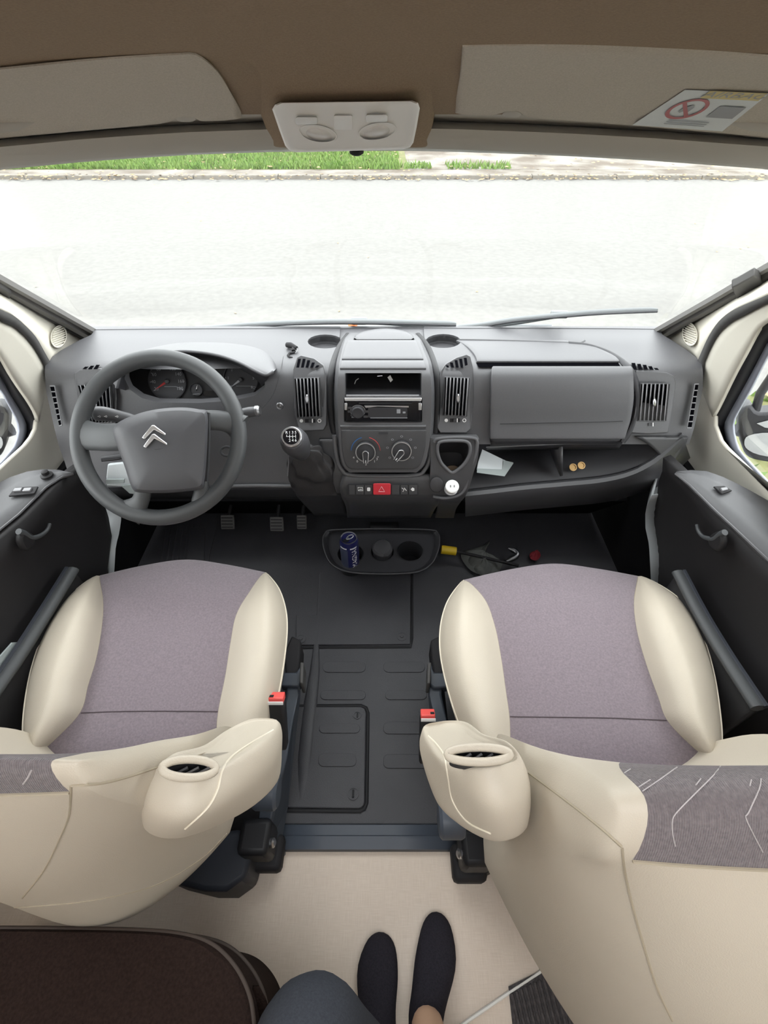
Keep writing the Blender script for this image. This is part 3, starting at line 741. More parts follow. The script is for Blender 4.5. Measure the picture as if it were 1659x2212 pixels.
cut(shr, [prism('cutter', [S(x, y)+Vector((0, 0, .1)) for x, y in rec_r], (0, 0, -.2), 'black')])
for rc in (rec_l, rec_r):
    loft('cup_recess', [[S(x, y)+Vector((0, 0, dz)) for x, y in rc] for dz in (.001, -.012, -.022)], 'dash', cap0=False, parent=dash)
# windscreen-side ledge and demister line
dtube('screen_seal', [(205, 715), (420, 713), (830, 712), (1220, 712), (1425, 714)], .004, .005, 'seal_black', m=24)
dtube('demister_line', [(372, 741), (420, 735), (520, 731), (640, 729)], .002, .0016, 'dash_panel', m=20)
dgrid('centre_deck', [(712, 733, 918), (722, 733, 918), (742, 736, 916)], 10, -.012, .02, 'dash', step=6)
# --- instrument hood
lip = [(252, 838), (262, 806), (286, 784), (330, 768), (385, 759), (432, 761), (478, 769), (520, 784), (552, 801), (574, 810), (590, 803)]
back = [(240, 822), (252, 790), (284, 764), (330, 748), (386, 738), (440, 736), (492, 737), (540, 742), (574, 753), (592, 774), (598, 796)]
rows = []
L = smoothpl(V2(lip), 31); B = smoothpl(V2(back), 31)
for t, off in ((0, -.004), (.25, .030), (.55, .056), (.85, .072), (1.0, .072), (1.02, .064)):
    rows.append([S(lerp(b[0], a[0], t), lerp(b[1], a[1], t), off) for a, b in zip(L, B)])
hood = grid('instrument_hood', rows, 'dash', dash, sub=1)
inner = smoothpl(V2([(282, 846), (274, 815), (290, 795), (332, 782), (385, 776), (432, 777), (478, 783), (514, 796), (540, 810), (556, 822), (566, 835)]), 31)
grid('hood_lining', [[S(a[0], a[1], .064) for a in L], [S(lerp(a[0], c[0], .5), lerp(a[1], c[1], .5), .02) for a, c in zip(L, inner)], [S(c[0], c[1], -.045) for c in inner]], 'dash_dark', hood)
dtube('hood_edge', [(p[0], p[1]) for p in lip], .068, .004, 'dash', hood, m=40)
# instrument panel behind the opening
ip = empty('instrument_cluster', S(420, 825, -.05)); ip.parent = dash; ip.location = S(420, 825, -.05)-W[dash.name]
pn = lambda x, y, off=0: pP(x, y, S(420, 825, -.05+off), Vector((0, -.86, .5)).normalized())
prism('panel', [pn(x, y) for x, y in [(258, 882), (262, 806), (296, 784), (360, 774), (440, 774), (520, 785), (572, 808), (588, 882)]], (0, .01, -.006), 'black', ip)
nn = Vector((0, -.86, .5)).normalized(); UX = Vector((1, 0, 0)); UY = nn.cross(UX).normalized()
if UY.z < 0: UY = -UY
def dial(cx, cy, rpx, labels, a0, a1, needle, ncol, dname):
    c = pn(cx, cy, .001); R = rpx*(c-CAMP).dot(Vector((0, ct, -st)))/F
    P = lambda r, a, h=0: c+(UX*math.cos(a)+UY*math.sin(a))*r*R+nn*h
    mesh_r = [[P(r, 2*math.pi*i/32, h) for i in range(32)] for r, h in ((1.05, 0), (1.05, .005), (1.0, .006), (.97, .002))]
    loft(dname, mesh_r, 'dash_dark', ip, cap0=False, cap1=True)
    nl = len(labels)
    for i, s in enumerate(labels):
        a = lerp(a0, a1, i/max(1, nl-1))
        if s: text('numeral', s, P(.76, a, .0026), UX, UY, R*.25, 'dim_print', ip)
        v = [P(.95, a-.02, .0026), P(.95, a+.02, .0026), P(.88, a+.02, .0026), P(.88, a-.02, .0026)]
        mk('tick', v, [(0, 1, 2, 3)], 'dim_print', ip, flat=True)
    mk('needle', [P(.08, needle+1.57, .004), P(.85, needle, .004), P(.08, needle-1.57, .004), P(.1, needle+math.pi, .004)], [(0, 1, 2, 3)], ncol, ip, flat=True)
    lathe('needle_hub', c+nn*.002, nn, [(R*.13, 0), (R*.13, .004), (R*.09, .006)], 'dash_panel', ip, n=16)
R_ = math.radians
dial(362, 824, 39, ['20', '40', '60', '80', '100', '120', '140', '160', '180'], R_(212), R_(-30), R_(212), 'red_print', 'speed_dial')
dial(521, 820, 36, ['0', '1', '2', '3', '4', '5', '6'], R_(215), R_(-35), R_(215), 'dim_print', 'rev_dial')
dial(425, 842, 13, ['', '', '', ''], R_(200), R_(-20), R_(70), 'white_print', 'fuel_dial')
for (xa, ya, xb, yb) in ((355, 835, 380, 835), (380, 835, 398, 842), (510, 834, 540, 834), (540, 834, 556, 837), (415, 852, 432, 851)):
    tube('display_line', [pn(xa, ya, .004), pn(xb, yb, .004)], .0006, 'dim_print', ip, n=5)
prism('trip_display', [pn(x, y, .0015) for x, y in rrect(440, 844, 486, 856, 3)], nn*.001, 'gloss_black', ip)
# --- centre stack
stack_keys = [(722, 752, 898, .012), (735, 742, 909, .024), (760, 734, 920, .032), (790, 728, 931, .034), (850, 724, 937, .034), (930, 727, 934, .034), (985, 732, 926, .034), (1005, 738, 918, .034), (1019, 752, 902, .032)]
stk_o = dgrid('centre_stack', stack_keys, 30, .03, .008, 'dash', step=5, edge=.03)
slot_poly = rrect(745, 804, 911, 857, 4)
radio_poly = rrect(743, 858, 912, 912, 3)
cut(stk_o, [cutter(slot_poly, -.06, .06, .036), cutter(radio_poly, -.06, .06, .036)])
# slot tray
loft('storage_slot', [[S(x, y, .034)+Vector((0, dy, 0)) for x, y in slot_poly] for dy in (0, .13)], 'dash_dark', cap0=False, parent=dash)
dtube('slot_rim', slot_poly+[slot_poly[0]], .036, .0022, 'dash_panel')
dtube('slot_lip', [(748, 855), (905, 855)], .037, .003, 'slat_edge', n=8)
for pl in ([(765, 838), (768, 830), (774, 826)], [(815, 821), (826, 820)], ):
    tube('cable', [S(x, y, .0)+Vector((0, .02, 0)) for x, y in pl], .0012, 'silver', dash, n=6)
wl_ = S(843, 827, 0)+Vector((0, .02, 0))
prism('paper_tag', [wl_+Vector((a, 0, b)) for a, b in ((-.007, .004), (0, .010), (.007, -.003), (.001, -.010))], (0, .002, 0), 'white_print', dash)
# side grooves
for pl in ([(752, 722), (735, 745), (722, 775), (715, 810), (713, 860), (716, 910), (722, 935)], [(902, 722), (922, 745), (935, 775), (943, 810), (945, 860), (943, 910), (940, 935)]):
    dtube('groove_strip', pl, .008, .008, 'black', m=24, sq=.6)
# top lid and badge hump
lidk = [(737, 752, 898), (750, 746, 905), (778, 738, 915)]
dgrid('lid', lidk, 14, .040, .008, 'dash', step=6, bev=.002)
dgrid('lid_front', [(781, 738, 916), (798, 734, 921)], 14, .040, .008, 'dash', step=6, bev=.002)
hp_ = [(764, 731), (770, 722), (790, 714), (830, 709), (868, 713), (888, 721), (895, 731)]
rings = []
HP = smoothpl(V2(hp_), 20)
rings = [[S(p[0], p[1], .010) for p in HP], [S(p[0], p[1]+1, .040) for p in HP], [S(829+(p[0]-829)*.97, p[1]*.6+729*.4, .052) for p in HP], [S(829+(p[0]-829)*.9, 733, .046) for p in HP], [S(829+(p[0]-829)*.95, 735, .03) for p in HP]]
grid('badge_hump', rings, 'dash', dash)
# bar under radio
dtube('trim_bar', [(735, 921), (790, 921), (870, 921), (920, 921)], .038, .0042, 'dash', n=8)
# --- radio (own thing)
rad = empty('car_radio', S(828, 912, .03), 'black single slot car radio below the open storage slot', 'radio')
box('chassis', S(828, 884, -.04), .19, .12, .048, 'black', rad)
dgrid('surround', [(857, 742, 913), (913, 742, 913)], 4, .030, .004, 'dash_panel', rad)
dpatch('face', rrect(746, 866, 909, 910, 4), .030, .010, 'gloss_black', rad, bev=.002)
dpatch('top_trim', [(744, 859), (911, 859), (911, 866), (905, 867), (750, 867), (744, 866)], .032, .010, 'silver', rad, bev=.0015)
for x0, x1 in ((744, 750), (904, 911)):
    dpatch('release_key', [(x0, 871), (x1, 871), (x1, 886), (x0, 886)], .036, .006, 'silver', rad, bev=.001)
dpatch('cd_slot', [(775, 869), (890, 869), (890, 873), (775, 873)], .0405, .0006, 'black', rad)
dpatch('display', rrect(795, 880, 880, 902, 3), .040, .0008, 'dash_dark', rad)
lathe('volume_knob', S(773, 888, .038), Sn(773, 888), [(.017, 0), (.016, .010), (.013, .013), (.004, .012)], 'dash_dark', rad, n=24)
loft('knob_ring', [[S(773+r*math.cos(t), 888+r*.82*math.sin(t), .0425) for t in [2*math.pi*i/24 for i in range(24)]] for r in (15, 16.5)], 'grey_metal', rad, cap0=False, cap1=False)
for x, y in ((756, 881), (756, 889), (762, 897), (791, 889), (790, 900)):
    dpatch('button', rrect(x-5, y-2.5, x+5, y+2.5, 1.5), .040, .003, 'dash_panel', rad)
dpatch('display_band', [(787, 876), (883, 877), (883, 880), (850, 879), (815, 878), (790, 881)], .041, .0008, 'silver', rad)
dpatch('preset_line', [(800, 902), (880, 902), (880, 903.5), (800, 903.5)], .041, .0006, 'dim_print', rad)
for x0, x1, y0, y1 in ((857, 865, 884, 893), (870, 876, 889, 893)):
    dpatch('lit_segment', [(x0, y0), (x1, y0), (x1, y1), (x0, y1)], .041, .0006, 'dim_print', rad)
text('lettering', 'RDS', S(764, 901, .0432), UX, UY, .006, 'dim_print', rad)
# --- climate panel
cpk = [(928, 737, 921), (960, 738, 919), (995, 744, 911), (1008, 750, 904), (1014, 760, 892)]
dgrid('climate_panel', cpk, 16, .040, .006, 'dash_panel', step=5, bev=.002)
def climate(cx, cy, ang, marks, arcs):
    kd = empty('climate_dial', S(cx, cy, .045)); kd.parent = dash; kd.location = S(cx, cy, .045)-W[dash.name]
    n_ = Sn(cx, cy); c = S(cx, cy, .0445); R = 21.5*(c-CAMP).dot(Vector((0, ct, -st)))/F
    ux = Vector((1, 0, 0)); uy = n_.cross(ux).normalized()
    if uy.z < 0: uy = -uy
    P = lambda r, a, h: c+(ux*math.cos(a)+uy*math.sin(a))*r*R+n_*h
    cr_ = lambda r, h: [P(r, 2*math.pi*i/32, h) for i in range(32)]
    loft('dial_base', [cr_(1.02, 0), cr_(.98, .010), cr_(.85, .012)], 'dash_dark', kd)
    loft('ring', [cr_(1.04, .008), cr_(1.0, .0135), cr_(.925, .0135), cr_(.90, .011)], 'silver', kd, cap0=False, cap1=False)
    a = ang
    perp = a+math.pi/2
    def Q(l, w, h): return c+(ux*math.cos(a)+uy*math.sin(a))*l*R+(ux*math.cos(perp)+uy*math.sin(perp))*w*R+n_*h
    out = [(-.28, 0), (-.20, .22), (0, .30), (.25, .28), (1.0, .20), (1.0, -.20), (.25, -.28), (0, -.30), (-.20, -.22)]
    prism('pointer', [Q(l, w, .010) for l, w in out], n_*.008, 'dash_dark', kd, bev=.001)
    tube('pointer_outline', [Q(l, w, .0185) for l, w in smoothpl([Vector((p, q_, 0)) for p, q_ in ((1.05, -.20), (.25, -.28), (-.05, -.26), (-.22, 0), (-.05, .26), (.25, .28), (1.05, .20))], 24) for l, w in [(l, w)] ] if False else [Q(v.x, v.y, .0185) for v in smoothpl([Vector((p, q_, 0)) for p, q_ in ((1.05, -.20), (.25, -.28), (-.05, -.26), (-.22, 0), (-.05, .26), (.25, .28), (1.05, .20))], 24)], .0012, 'silver', kd, n=6)
    tube('pointer_mark', [Q(.75, 0, .0188), Q(1.0, 0, .0188)], .0011, 'white_print', kd, n=5)
    for s, am in marks:
        t = R_(am)
        if s == 'o':
            loft('symbol', [[P(1.42, t, .0005)+(ux*math.cos(w)*1.0+uy*math.sin(w)*.8)*R*rr for w in [2*math.pi*i/12 for i in range(12)]] for rr in (.13, .09)], 'dim_print', kd, cap0=False, cap1=False)
        else: text('numeral', s, P(1.42, t, .0008), ux, uy, R*.36, 'white_print', kd)
    for (t0, t1, mn) in arcs:
        tube('colour_arc', [P(1.45, R_(lerp(t0, t1, i/10)), .0005) for i in range(11)], .0013, mn, kd, n=5, sq=.4)
    return kd
climate(790, 974, R_(-90), [('0', -128), ('2', -90), ('1', -52), ('4', -150), ('*', -30), ('3', -38)], [(178, 105, 'blue_print'), (75, 2, 'red_print')])
climate(867, 972, R_(-125), [('o', a) for a in (-145, 170, 130, 90, 50, 10, -35)], [])
dpatch('indicator', [(818, 934), (838, 934), (838, 938), (818, 938)], .0435, .001, 'dash_dark')
# --- lower console (hazard row)
lck = [(1024, 742, 925, .020), (1034, 738, 938, .026), (1050, 734, 948, .028), (1070, 738, 950, .024), (1082, 744, 948, .010), (1095, 748, 940, -.03), (1115, 750, 930, -.10)]
dgrid('lower_console', lck, 20, .02, .012, 'dash_panel', step=5)
lk2 = [(930, 700, 724, -.01), (1000, 704, 734, -.005), (1022, 716, 746, .012), (1034, 722, 745, .02)]
dtube('console_rim', [(722, 940), (728, 990), (738, 1014), (756, 1026), (830, 1029), (900, 1026), (918, 1014), (928, 990), (932, 945)], .026, .006, 'dash', m=40)
sp_ = dpatch('switch_strip', rrect(750, 1045, 905, 1071, 5), .030, .006, 'dash_dark', bev=.001)
hz = dpatch('hazard_button', rrect(806, 1044, 844, 1069, 3), .035, .008, 'hazard_red', bev=.002)
tube('triangle', [S(x, y, .0435) for x, y in ((818, 1062), (824, 1051), (831, 1062))], .0007, 'white_print', hz, n=5, closed=True)
for x0, x1 in ((754, 767), (769, 786), (788, 804), (846, 863), (865, 881), (883, 901)):
    dpatch('button', [(x0, 1048), (x1, 1048), (x1, 1068), (x0, 1068)], .035, .004, 'dash_panel', bev=.0008)
def glyph(pl, c=False): tube('symbol', [S(x, y, .0397) for x, y in pl], .0009, 'white_print', dash, n=5, closed=c)
glyph([(773, 1053), (783, 1053), (784, 1060), (774, 1060)], True); glyph([(776, 1057), (782, 1057)])
dpatch('symbol', rrect(793, 1053, 800, 1061, 2), .0388, .001, 'white_print')
glyph([(868, 1054), (873, 1058), (870, 1062)]); glyph([(873, 1054), (878, 1060)])
dpatch('symbol', [(887, 1057), (891, 1053), (895, 1055), (895, 1060), (891, 1061)], .0388, .001, 'white_print')
# gear lever recess surround
dgrid('lever_surround', [(948, 690, 726, .004), (990, 700, 732, .006), (1020, 712, 744, .012), (1050, 722, 742, .014), (1066, 728, 744, .006)], 5, .01, .012, 'dash_panel', step=6)
dgrid('lever_base', [(1000, 628, 722, -.05), (1040, 634, 735, -.01), (1066, 640, 745, 0), (1078, 650, 745, -.02), (1110, 680, 750, -.12)], 10, 0, .012, 'dash_dark', step=6)
# driver under edge
dtube('under_edge', [(500, 1050), (560, 1049), (632, 1050)], .004, .006, 'dash', n=8)
dgrid('knee_panel', [(1050, 160, 740, 0), (1062, 170, 740, -.03), (1075, 190, 740, -.09)], 20, 0, .01, 'dash_dark', step=6)
# --- right-hand cup console
cck = [(942, 932, 1028, .016), (950, 930, 1034, .026), (985, 930, 1032, .030), (1020, 929, 1022, .032), (1050, 926, 1013, .030), (1068, 930, 1005, .026), (1080, 942, 995, .010), (1096, 945, 985, -.03), (1115, 940, 980, -.10)]
cc = dgrid('cup_console', cck, 14, .02, .012, 'dash_panel', step=4)
cup_poly = smoothpl(V2([(947, 958), (958, 953), (980, 952), (1004, 953), (1014, 960), (1015, 978), (1006, 998), (990, 1014), (977, 1021), (966, 1014), (952, 998), (945, 976)]), 40, closed=True)
cup_poly = [(p[0], p[1]) for p in cup_poly]
cut(cc, [cutter(cup_poly, -.05, .05, .034)])
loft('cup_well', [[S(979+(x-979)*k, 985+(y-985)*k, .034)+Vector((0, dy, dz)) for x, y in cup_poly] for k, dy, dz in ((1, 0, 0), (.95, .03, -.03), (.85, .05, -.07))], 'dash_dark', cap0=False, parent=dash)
dtube('cup_ring', cup_poly+[cup_poly[0]], .036, .0048, 'dash', n=8)
dtube('cup_console_rim', [(938, 955), (944, 948), (980, 945), (1018, 946), (1030, 952), (1028, 975), (1018, 1015), (1008, 1045), (1000, 1062), (985, 1072), (958, 1076), (935, 1072)], .032, .005, 'dash', m=40)
loft('socket_cover', [[S(943+r*15*math.cos(t), 1047+r*17*math.sin(t), off) for t in [2*math.pi*i/24 for i in range(24)]] for r, off in ((1, .034), (.95, .041), (.8, .042))], 'dash_panel', dash)
prism('sticker_patch', [S(x, y, -.008) for x, y in circ(977, 1014, 15, 9, 16)], (0, -.004, .002), 'tan', dash)
# charger plug
ch = empty('charger_plug', S(974, 1060, .03), 'white phone charger plugged into the console socket', 'charger')
axn = Vector((0, -.55, .85))
b0 = S(974, 1056, .038)
lathe('collar', b0-axn*.004, axn, [(.019, 0), (.019, .004), (.015, .006)], 'grey_metal', ch)
lathe('plug_body', b0, axn, [(.0155, 0), (.0165, .012), (.0185, .022), (.0185, .026), (.016, .028)], 'plug_white', ch)
for k in (-1, 1):
    box('port', b0+axn*.0284+Vector((k*.005, 0, 0)), .003, .006, .0008, 'grey_metal', ch, ax=(Vector((1, 0, 0)), axn.cross(Vector((1, 0, 0))), axn))
# --- passenger side: glovebox, shelf
gb = dgrid('glovebox_door', [(794, 1063, 1362), (800, 1061, 1366), (850, 1060, 1368), (900, 1059, 1362), (935, 1058, 1352), (948, 1058, 1348)], 24, .012, .012, 'dash', step=6, bev=.003)
dtube('door_seam', [(1080, 916), (1180, 914), (1290, 912), (1345, 910)], .0186, .0008, 'black', gb, n=5)
dgrid('glovebox_underside', [(948, 1058, 1346, .008), (958, 1060, 1342, -.006), (968, 1050, 1335, -.03)], 24, 0, .008, 'dash_dark', step=5)
dtube('glovebox_lip', [(1050, 966), (1120, 963), (1240, 958), (1340, 951)], -.004, .0022, 'dash', n=6)
dgrid('top_tray', [(737, 985, 1215, .004), (745, 1000, 1262, .008), (760, 1018, 1305, .012), (775, 1028, 1332, .012), (783, 1030, 1338, .010)], 24, .01, .008, 'dash', step=5, bev=.002)
dpatch('tray_slot_shade', [(1028, 783), (1335, 783), (1342, 794), (1034, 793)], .001, .008, 'recess_shade')  # raised near-black plate, painted shade in place of a real recess
dtube('tray_hinge', [(990, 735), (1100, 737), (1215, 741), (1250, 742), (1262, 737)], .010, .004, 'dash_panel', m=20)
dtube('groove_strip', [(1228, 742), (1275, 748), (1325, 768), (1362, 800), (1378, 845), (1376, 890), (1362, 930), (1345, 955)], .010, .009, 'dash_dark', m=36, sq=.6)
# shelf
sh_lip = [(1005, 1072), (1060, 1066), (1130, 1058), (1220, 1050), (1300, 1042), (1360, 1028), (1410, 1004), (1445, 975), (1476, 945)]
SL = smoothpl(V2(sh_lip), 40)
rows = []
for dy, off in ((-14, -.015), (-9, .004), (0, .012), (10, .010), (22, -.004), (34, -.03), (44, -.07)):
    rows.append([S(p[0]+(dy*.35 if p[0] > 1380 else 0), p[1]+dy, off) for p in SL])
grid('shelf_lip', rows, 'dash_panel', dash)
backw = [Vector((p.x, 1.20, z)) for z in (.70, .57) for p in [S(1010, 1000), S(1480, 1000)]]
mk('shelf_back', [backw[0], backw[1], backw[3], backw[2]], [(0, 1, 2, 3)], 'dash_dark', dash, sol=.01)
fr_ = [S(p[0], p[1]-12, -.012) for p in SL]
grid('shelf_floor', [fr_, [Vector((p.x, 1.22, p.z-.01)) for p in fr_]], 'dash_dark', dash, sol=.008)
grid('shelf_divider', [[S(1216, 966, -.01), S(1216, 1028, -.005)], [S(1216, 966, -.01)+Vector((.0, .14, 0)), S(1216, 1028, -.005)+Vector((0, .16, 0))]], 'dash_panel', dash, sol=.008)
dgrid('side_cheek', [(942, 1372, 1484, .002), (960, 1400, 1478, .002), (985, 1425, 1462, .0), (1005, 1432, 1446, -.004)], 8, 0, .012, 'dash_panel', step=6)
dtube('under_handle', [(1120, 1086), (1150, 1083), (1195, 1081)], -.05, .0015, 'grey_metal', n=6)
# --- vents
def vent(poly, slat_poly, n, knob, slider, top_slots, name='air_vent', lean=0):
    v = empty(name, S(*slat_poly[0])); v.parent = dash; v.location = S(*slat_poly[0])-W[dash.name]
    if poly: dpatch('housing', poly, -.004, .016, 'dash', v, bev=.003)
    (ax, ay), (bx, by), (cx, cy), (dx, dy) = slat_poly      # tl, tr, br, bl
    o0 = .0125
    dpatch('duct_shade', slat_poly, o0, .0004, 'recess_shade', v)  # flat near-black plate stands in for the shade inside the vent
    for (p, q_) in (((ax, ay), (bx, by)), ((bx, by), (cx, cy)), ((cx, cy), (dx, dy)), ((dx, dy), (ax, ay))):
        tube('frame_bar', [S(*p, o0+.002), S(lerp(p[0], q_[0], .5), lerp(p[1], q_[1], .5), o0+.002), S(*q_, o0+.002)], .0018, 'dash_panel', v, n=6)
    for i in range(n):
        t = (i+.5)/n
        a = (lerp(ax, bx, t), lerp(ay, by, t)); b_ = (lerp(dx, cx, t), lerp(dy, cy, t))
        rows = [[S(lerp(a[0], b_[0], s), lerp(a[1], b_[1], s), o0+.0005)+Vector((.0035, .0, 0)) for s in (0, .25, .5, .75, 1)],
                [S(lerp(a[0], b_[0], s), lerp(a[1], b_[1], s), o0+.007) for s in (0, .25, .5, .75, 1)]]
        grid('slat', rows, 'slat_edge', v, sol=.0011, soff=0)
    if knob:
        kx, ky = knob
        loft('knob', [[S(kx+r*4.4*math.cos(t), ky+r*10*math.sin(t), off) for t in [2*math.pi*i/14 for i in range(14)]] for r, off in ((1, .018), (1, .026), (.7, .029))], 'silver', v)
    if slider:
        x0, y0, x1, y1 = slider
        dpatch('slider_track', [(x0, y0), (x1, y0), (x1, y1), (x0, y1)], .0122, .0006, 'black', v)
        dpatch('slider', [(lerp(x0, x1, .35), y0+1), (lerp(x0, x1, .8), y0+1), (lerp(x0, x1, .8), y1-1), (lerp(x0, x1, .35), y1-1)], .0125, .004, 'dash_panel', v)
        mx_ = lerp(x0, x1, .72)
        dpatch('slider_mark', [(mx_-1, y0), (mx_+1, y0), (mx_+1, y1), (mx_-1, y1)], .017, .0004, 'white_print', v)
        loft('open_symbol', [[S(x1+9+r*math.cos(t), (y0+y1)/2+r*math.sin(t), .0125) for t in [2*math.pi*i/14 for i in range(14)]] for r in (4.2, 2.6)], 'white_print', v, cap0=False, cap1=False)
        dpatch('closed_symbol', circ(x0-8, (y0+y1)/2, 3.8, 3.8, 12), .0124, .0004, 'white_print', v)
    for p in top_slots:
        dpatch('defrost_slot_shade', p, .0005 if not poly else .0118, .0016, 'recess_shade', v)  # slots are near-black plates, their inner shade painted on
    return v
def slots(xs, yt, yb, w, lean):
    return [[(x+lean, t_), (x+w+lean, t_), (x+w, b_), (x, b_)] for x, t_, b_ in zip(xs, yt, yb)]
vent([(634, 800), (640, 772), (650, 767), (680, 774), (700, 788), (705, 810), (706, 880), (706, 918), (700, 930), (655, 932), (643, 925), (634, 880)], [(636, 818), (690, 816), (694, 900), (642, 902)], 7, (663, 862), (659, 905, 681, 913), slots([640, 650, 660, 670, 680], [775, 775, 778, 783, 789], [794]*5, 6, 4))
vent([(1022, 798), (1018, 770), (1008, 765), (985, 772), (962, 785), (952, 800), (948, 830), (944, 900), (944, 925), (950, 936), (1008, 936), (1018, 926), (1024, 860)], [(961, 815), (1014, 817), (1008, 899), (957, 897)], 7, (990, 861), (972, 904, 994, 912), slots([965, 975, 985, 995, 1005], [789, 783, 778, 775, 773], [794]*5, 6, -3))
vent([(1372, 800), (1398, 800), (1440, 804), (1456, 812), (1460, 828), (1452, 880), (1444, 935), (1400, 938), (1362, 936), (1372, 880)], [(1384, 829), (1446, 829), (1438, 909), (1377, 909)], 7, (1414, 869), (1392, 913, 1418, 921), slots([1368, 1380, 1392, 1404, 1416], [784, 786, 788, 791, 795], [799]*5, 8, -4))
vent([(160, 806), (172, 798), (215, 795), (250, 800), (252, 860), (250, 925), (215, 930), (185, 925), (168, 870)], [(168, 832), (240, 828), (244, 912), (190, 914)], 8, (206, 870), (196, 916, 220, 923), slots([178, 190, 202], [792, 790, 788], [797]*3, 8, 6))
for poly, dx in (([(108, 834), (118, 834), (134, 918), (128, 920)], 1), ([(1501, 830), (1509, 830), (1494, 924), (1484, 924)], -1)):
    v = empty('side_vent', S(*poly[0])); v.parent = dash; v.location = S(*poly[0])-W[dash.name]
    dpatch('duct_shade', poly, .011, .0005, 'recess_shade', v)  # shade behind the side slats is painted as a near-black plate
    for i in range(8):
        t = i/7
        a = (lerp(poly[0][0], poly[3][0], t), lerp(poly[0][1], poly[3][1], t)); b_ = (lerp(poly[1][0], poly[2][0], t), lerp(poly[1][1], poly[2][1], t))
        tube('slat', [S(*a, .013), S(*b_, .013)], .0016, 'slat_edge', v, n=6)
    tube('frame_bar', [S(*p, .013) for p in (poly[1] if dx > 0 else poly[0], poly[2] if dx > 0 else poly[3])], .0014, 'slat_edge', v, n=6)
# panel gap at passenger end + ignition button
dtube('panel_gap', [(1440, 944), (1484, 944)], .0105, .0012, 'black', n=5)
lathe('lighter_knob', S(605, 876, .0105), Sn(605, 876), [(.0095, 0), (.0095, .004), (.008, .006), (.0055, .0055), (.005, .003), (.003, .004)], 'grey_metal', dash)
dtube('cheek_line', [(612, 770), (598, 830), (585, 860), (562, 885), (545, 892)], .0105, .0008, 'dash_panel', m=24)
# --- phone clip on the dash top
pc = empty('phone_clip', S(632, 772, .01), 'small black clip stuck on the dash left of the vents', 'clip')
tube('clip_jaw', [S(620, 745, .030), S(628, 746, .034), S(641, 752, .030)], [.007, .008, .005], 'soft_black', pc, n=10)
tube('clip_neck', [S(634, 750, .030), S(634, 758, .020)], .005, 'soft_black', pc)
tube('clip_hook', [S(637, 761, .018), S(625, 763, .018), S(622, 768, .016), S(626, 772, .012), S(632, 773, .008)], .003, 'soft_black', pc)
tube('clip_wire', [S(642, 752, .03), S(641, 760, .022), S(637, 763, .016)], .001, 'grey_metal', pc, n=5)
# --- things on the shelf
tis = empty('tissue_packet', S(1065, 1020, -.04), 'folded white paper lying in the passenger shelf', 'paper')
sp = lambda x, y, h=0: Vector((S(x, y, 0).x, 0, 0))
def shelfp(x, y, off): return S(x, y, off)
prism('front_sheet', [shelfp(*p) for p in ((1042, 973, -.05), (1094, 998, -.05), (1089, 1015, -.02), (1030, 1016, -.012), (1033, 1000, -.025))], (0, .004, .001), 'paper', tis)
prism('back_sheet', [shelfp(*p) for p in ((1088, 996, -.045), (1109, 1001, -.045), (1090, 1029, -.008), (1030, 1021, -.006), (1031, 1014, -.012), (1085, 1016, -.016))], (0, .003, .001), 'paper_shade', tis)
for (x, y), lb in (((1237, 1010), 'dark round bottle cap behind a brass coin in the shelf'), ((1255, 1006), 'brass ring shaped coin in the passenger shelf')):
    o_ = S(x, y, -.03)
    if 'brass' in lb:
        tag(lathe('coin', o_, (0, -.6, .8), [(.011, 0), (.011, .004), (.008, .004), (.0075, .002)], 'coin'), lb, 'coin')
    else:
        tag(lathe('bottle_cap', o_, (0, -.6, .8), [(.011, 0), (.011, .006), (.009, .008)], 'tan'), lb, 'bottle cap')
pk = empty('paper_packet', S(258, 1040, .04), 'crumpled white plastic packet behind the steering wheel', 'packet')
prism('wrapper', [S(x, y, .035) for x, y in ((232, 1003), (262, 1000), (300, 1010), (300, 1052), (262, 1052), (230, 1050), (229, 1030))], (0, .012, -.004), 'paper', pk, bev=.003)
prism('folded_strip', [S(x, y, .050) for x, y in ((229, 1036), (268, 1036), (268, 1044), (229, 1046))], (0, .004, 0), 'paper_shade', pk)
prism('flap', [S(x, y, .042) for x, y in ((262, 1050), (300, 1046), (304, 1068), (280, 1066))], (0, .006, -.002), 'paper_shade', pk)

# ================================================================== steering wheel (plane parallel to the tilted column)
DW = 1.026
sw = empty('steering_wheel', pd(343, 945, DW), 'dark grey four spoke steering wheel with chrome chevron emblem', 'steering wheel')
cx0, cy0 = 343, 945
AXW = Vector((0, ct, -st))
rim_pts = [pd(cx0+173*math.cos(t), cy0+173*math.sin(t), DW+.004) for t in [2*math.pi*i/72 for i in range(72)]]
tube('rim', rim_pts, .0178, 'wheel', sw, n=16, closed=True)
def wplate(name, poly, d0, th, matn, m=None, **k):
    P = [(p[0], p[1]) for p in smoothpl(V2(poly), m, closed=True)] if m else poly
    return prism(name, [pd(x, y, d0) for x, y in P], AXW*th, matn, sw, **k)
hub = [(245, 930), (258, 911), (300, 893), (345, 883), (395, 880), (430, 884), (449, 891), (450, 940), (447, 1000), (443, 1040), (436, 1056), (400, 1062), (350, 1065), (305, 1064), (286, 1056), (270, 1010), (252, 960)]
H_ = [(p[0], p[1]) for p in smoothpl(V2(hub), 64, closed=True)]
hc = (348, 975)
rings = [[pd(hc[0]+(x-hc[0])*k, hc[1]+(y-hc[1])*k, d) for x, y in H_] for k, d in ((1.0, 1.035), (1.0, .992), (.985, .980), (.93, .970), (.75, .963), (.4, .960))]
padm = loft('airbag_cover', rings, 'wheel_pad', sw, ang=30)
def padp(x, y, e=0): 
    r = math.hypot((x-hc[0])/100, (y-hc[1])/90); return pd(x, y, lerp(.9595, .970, min(1, r*r))-e)
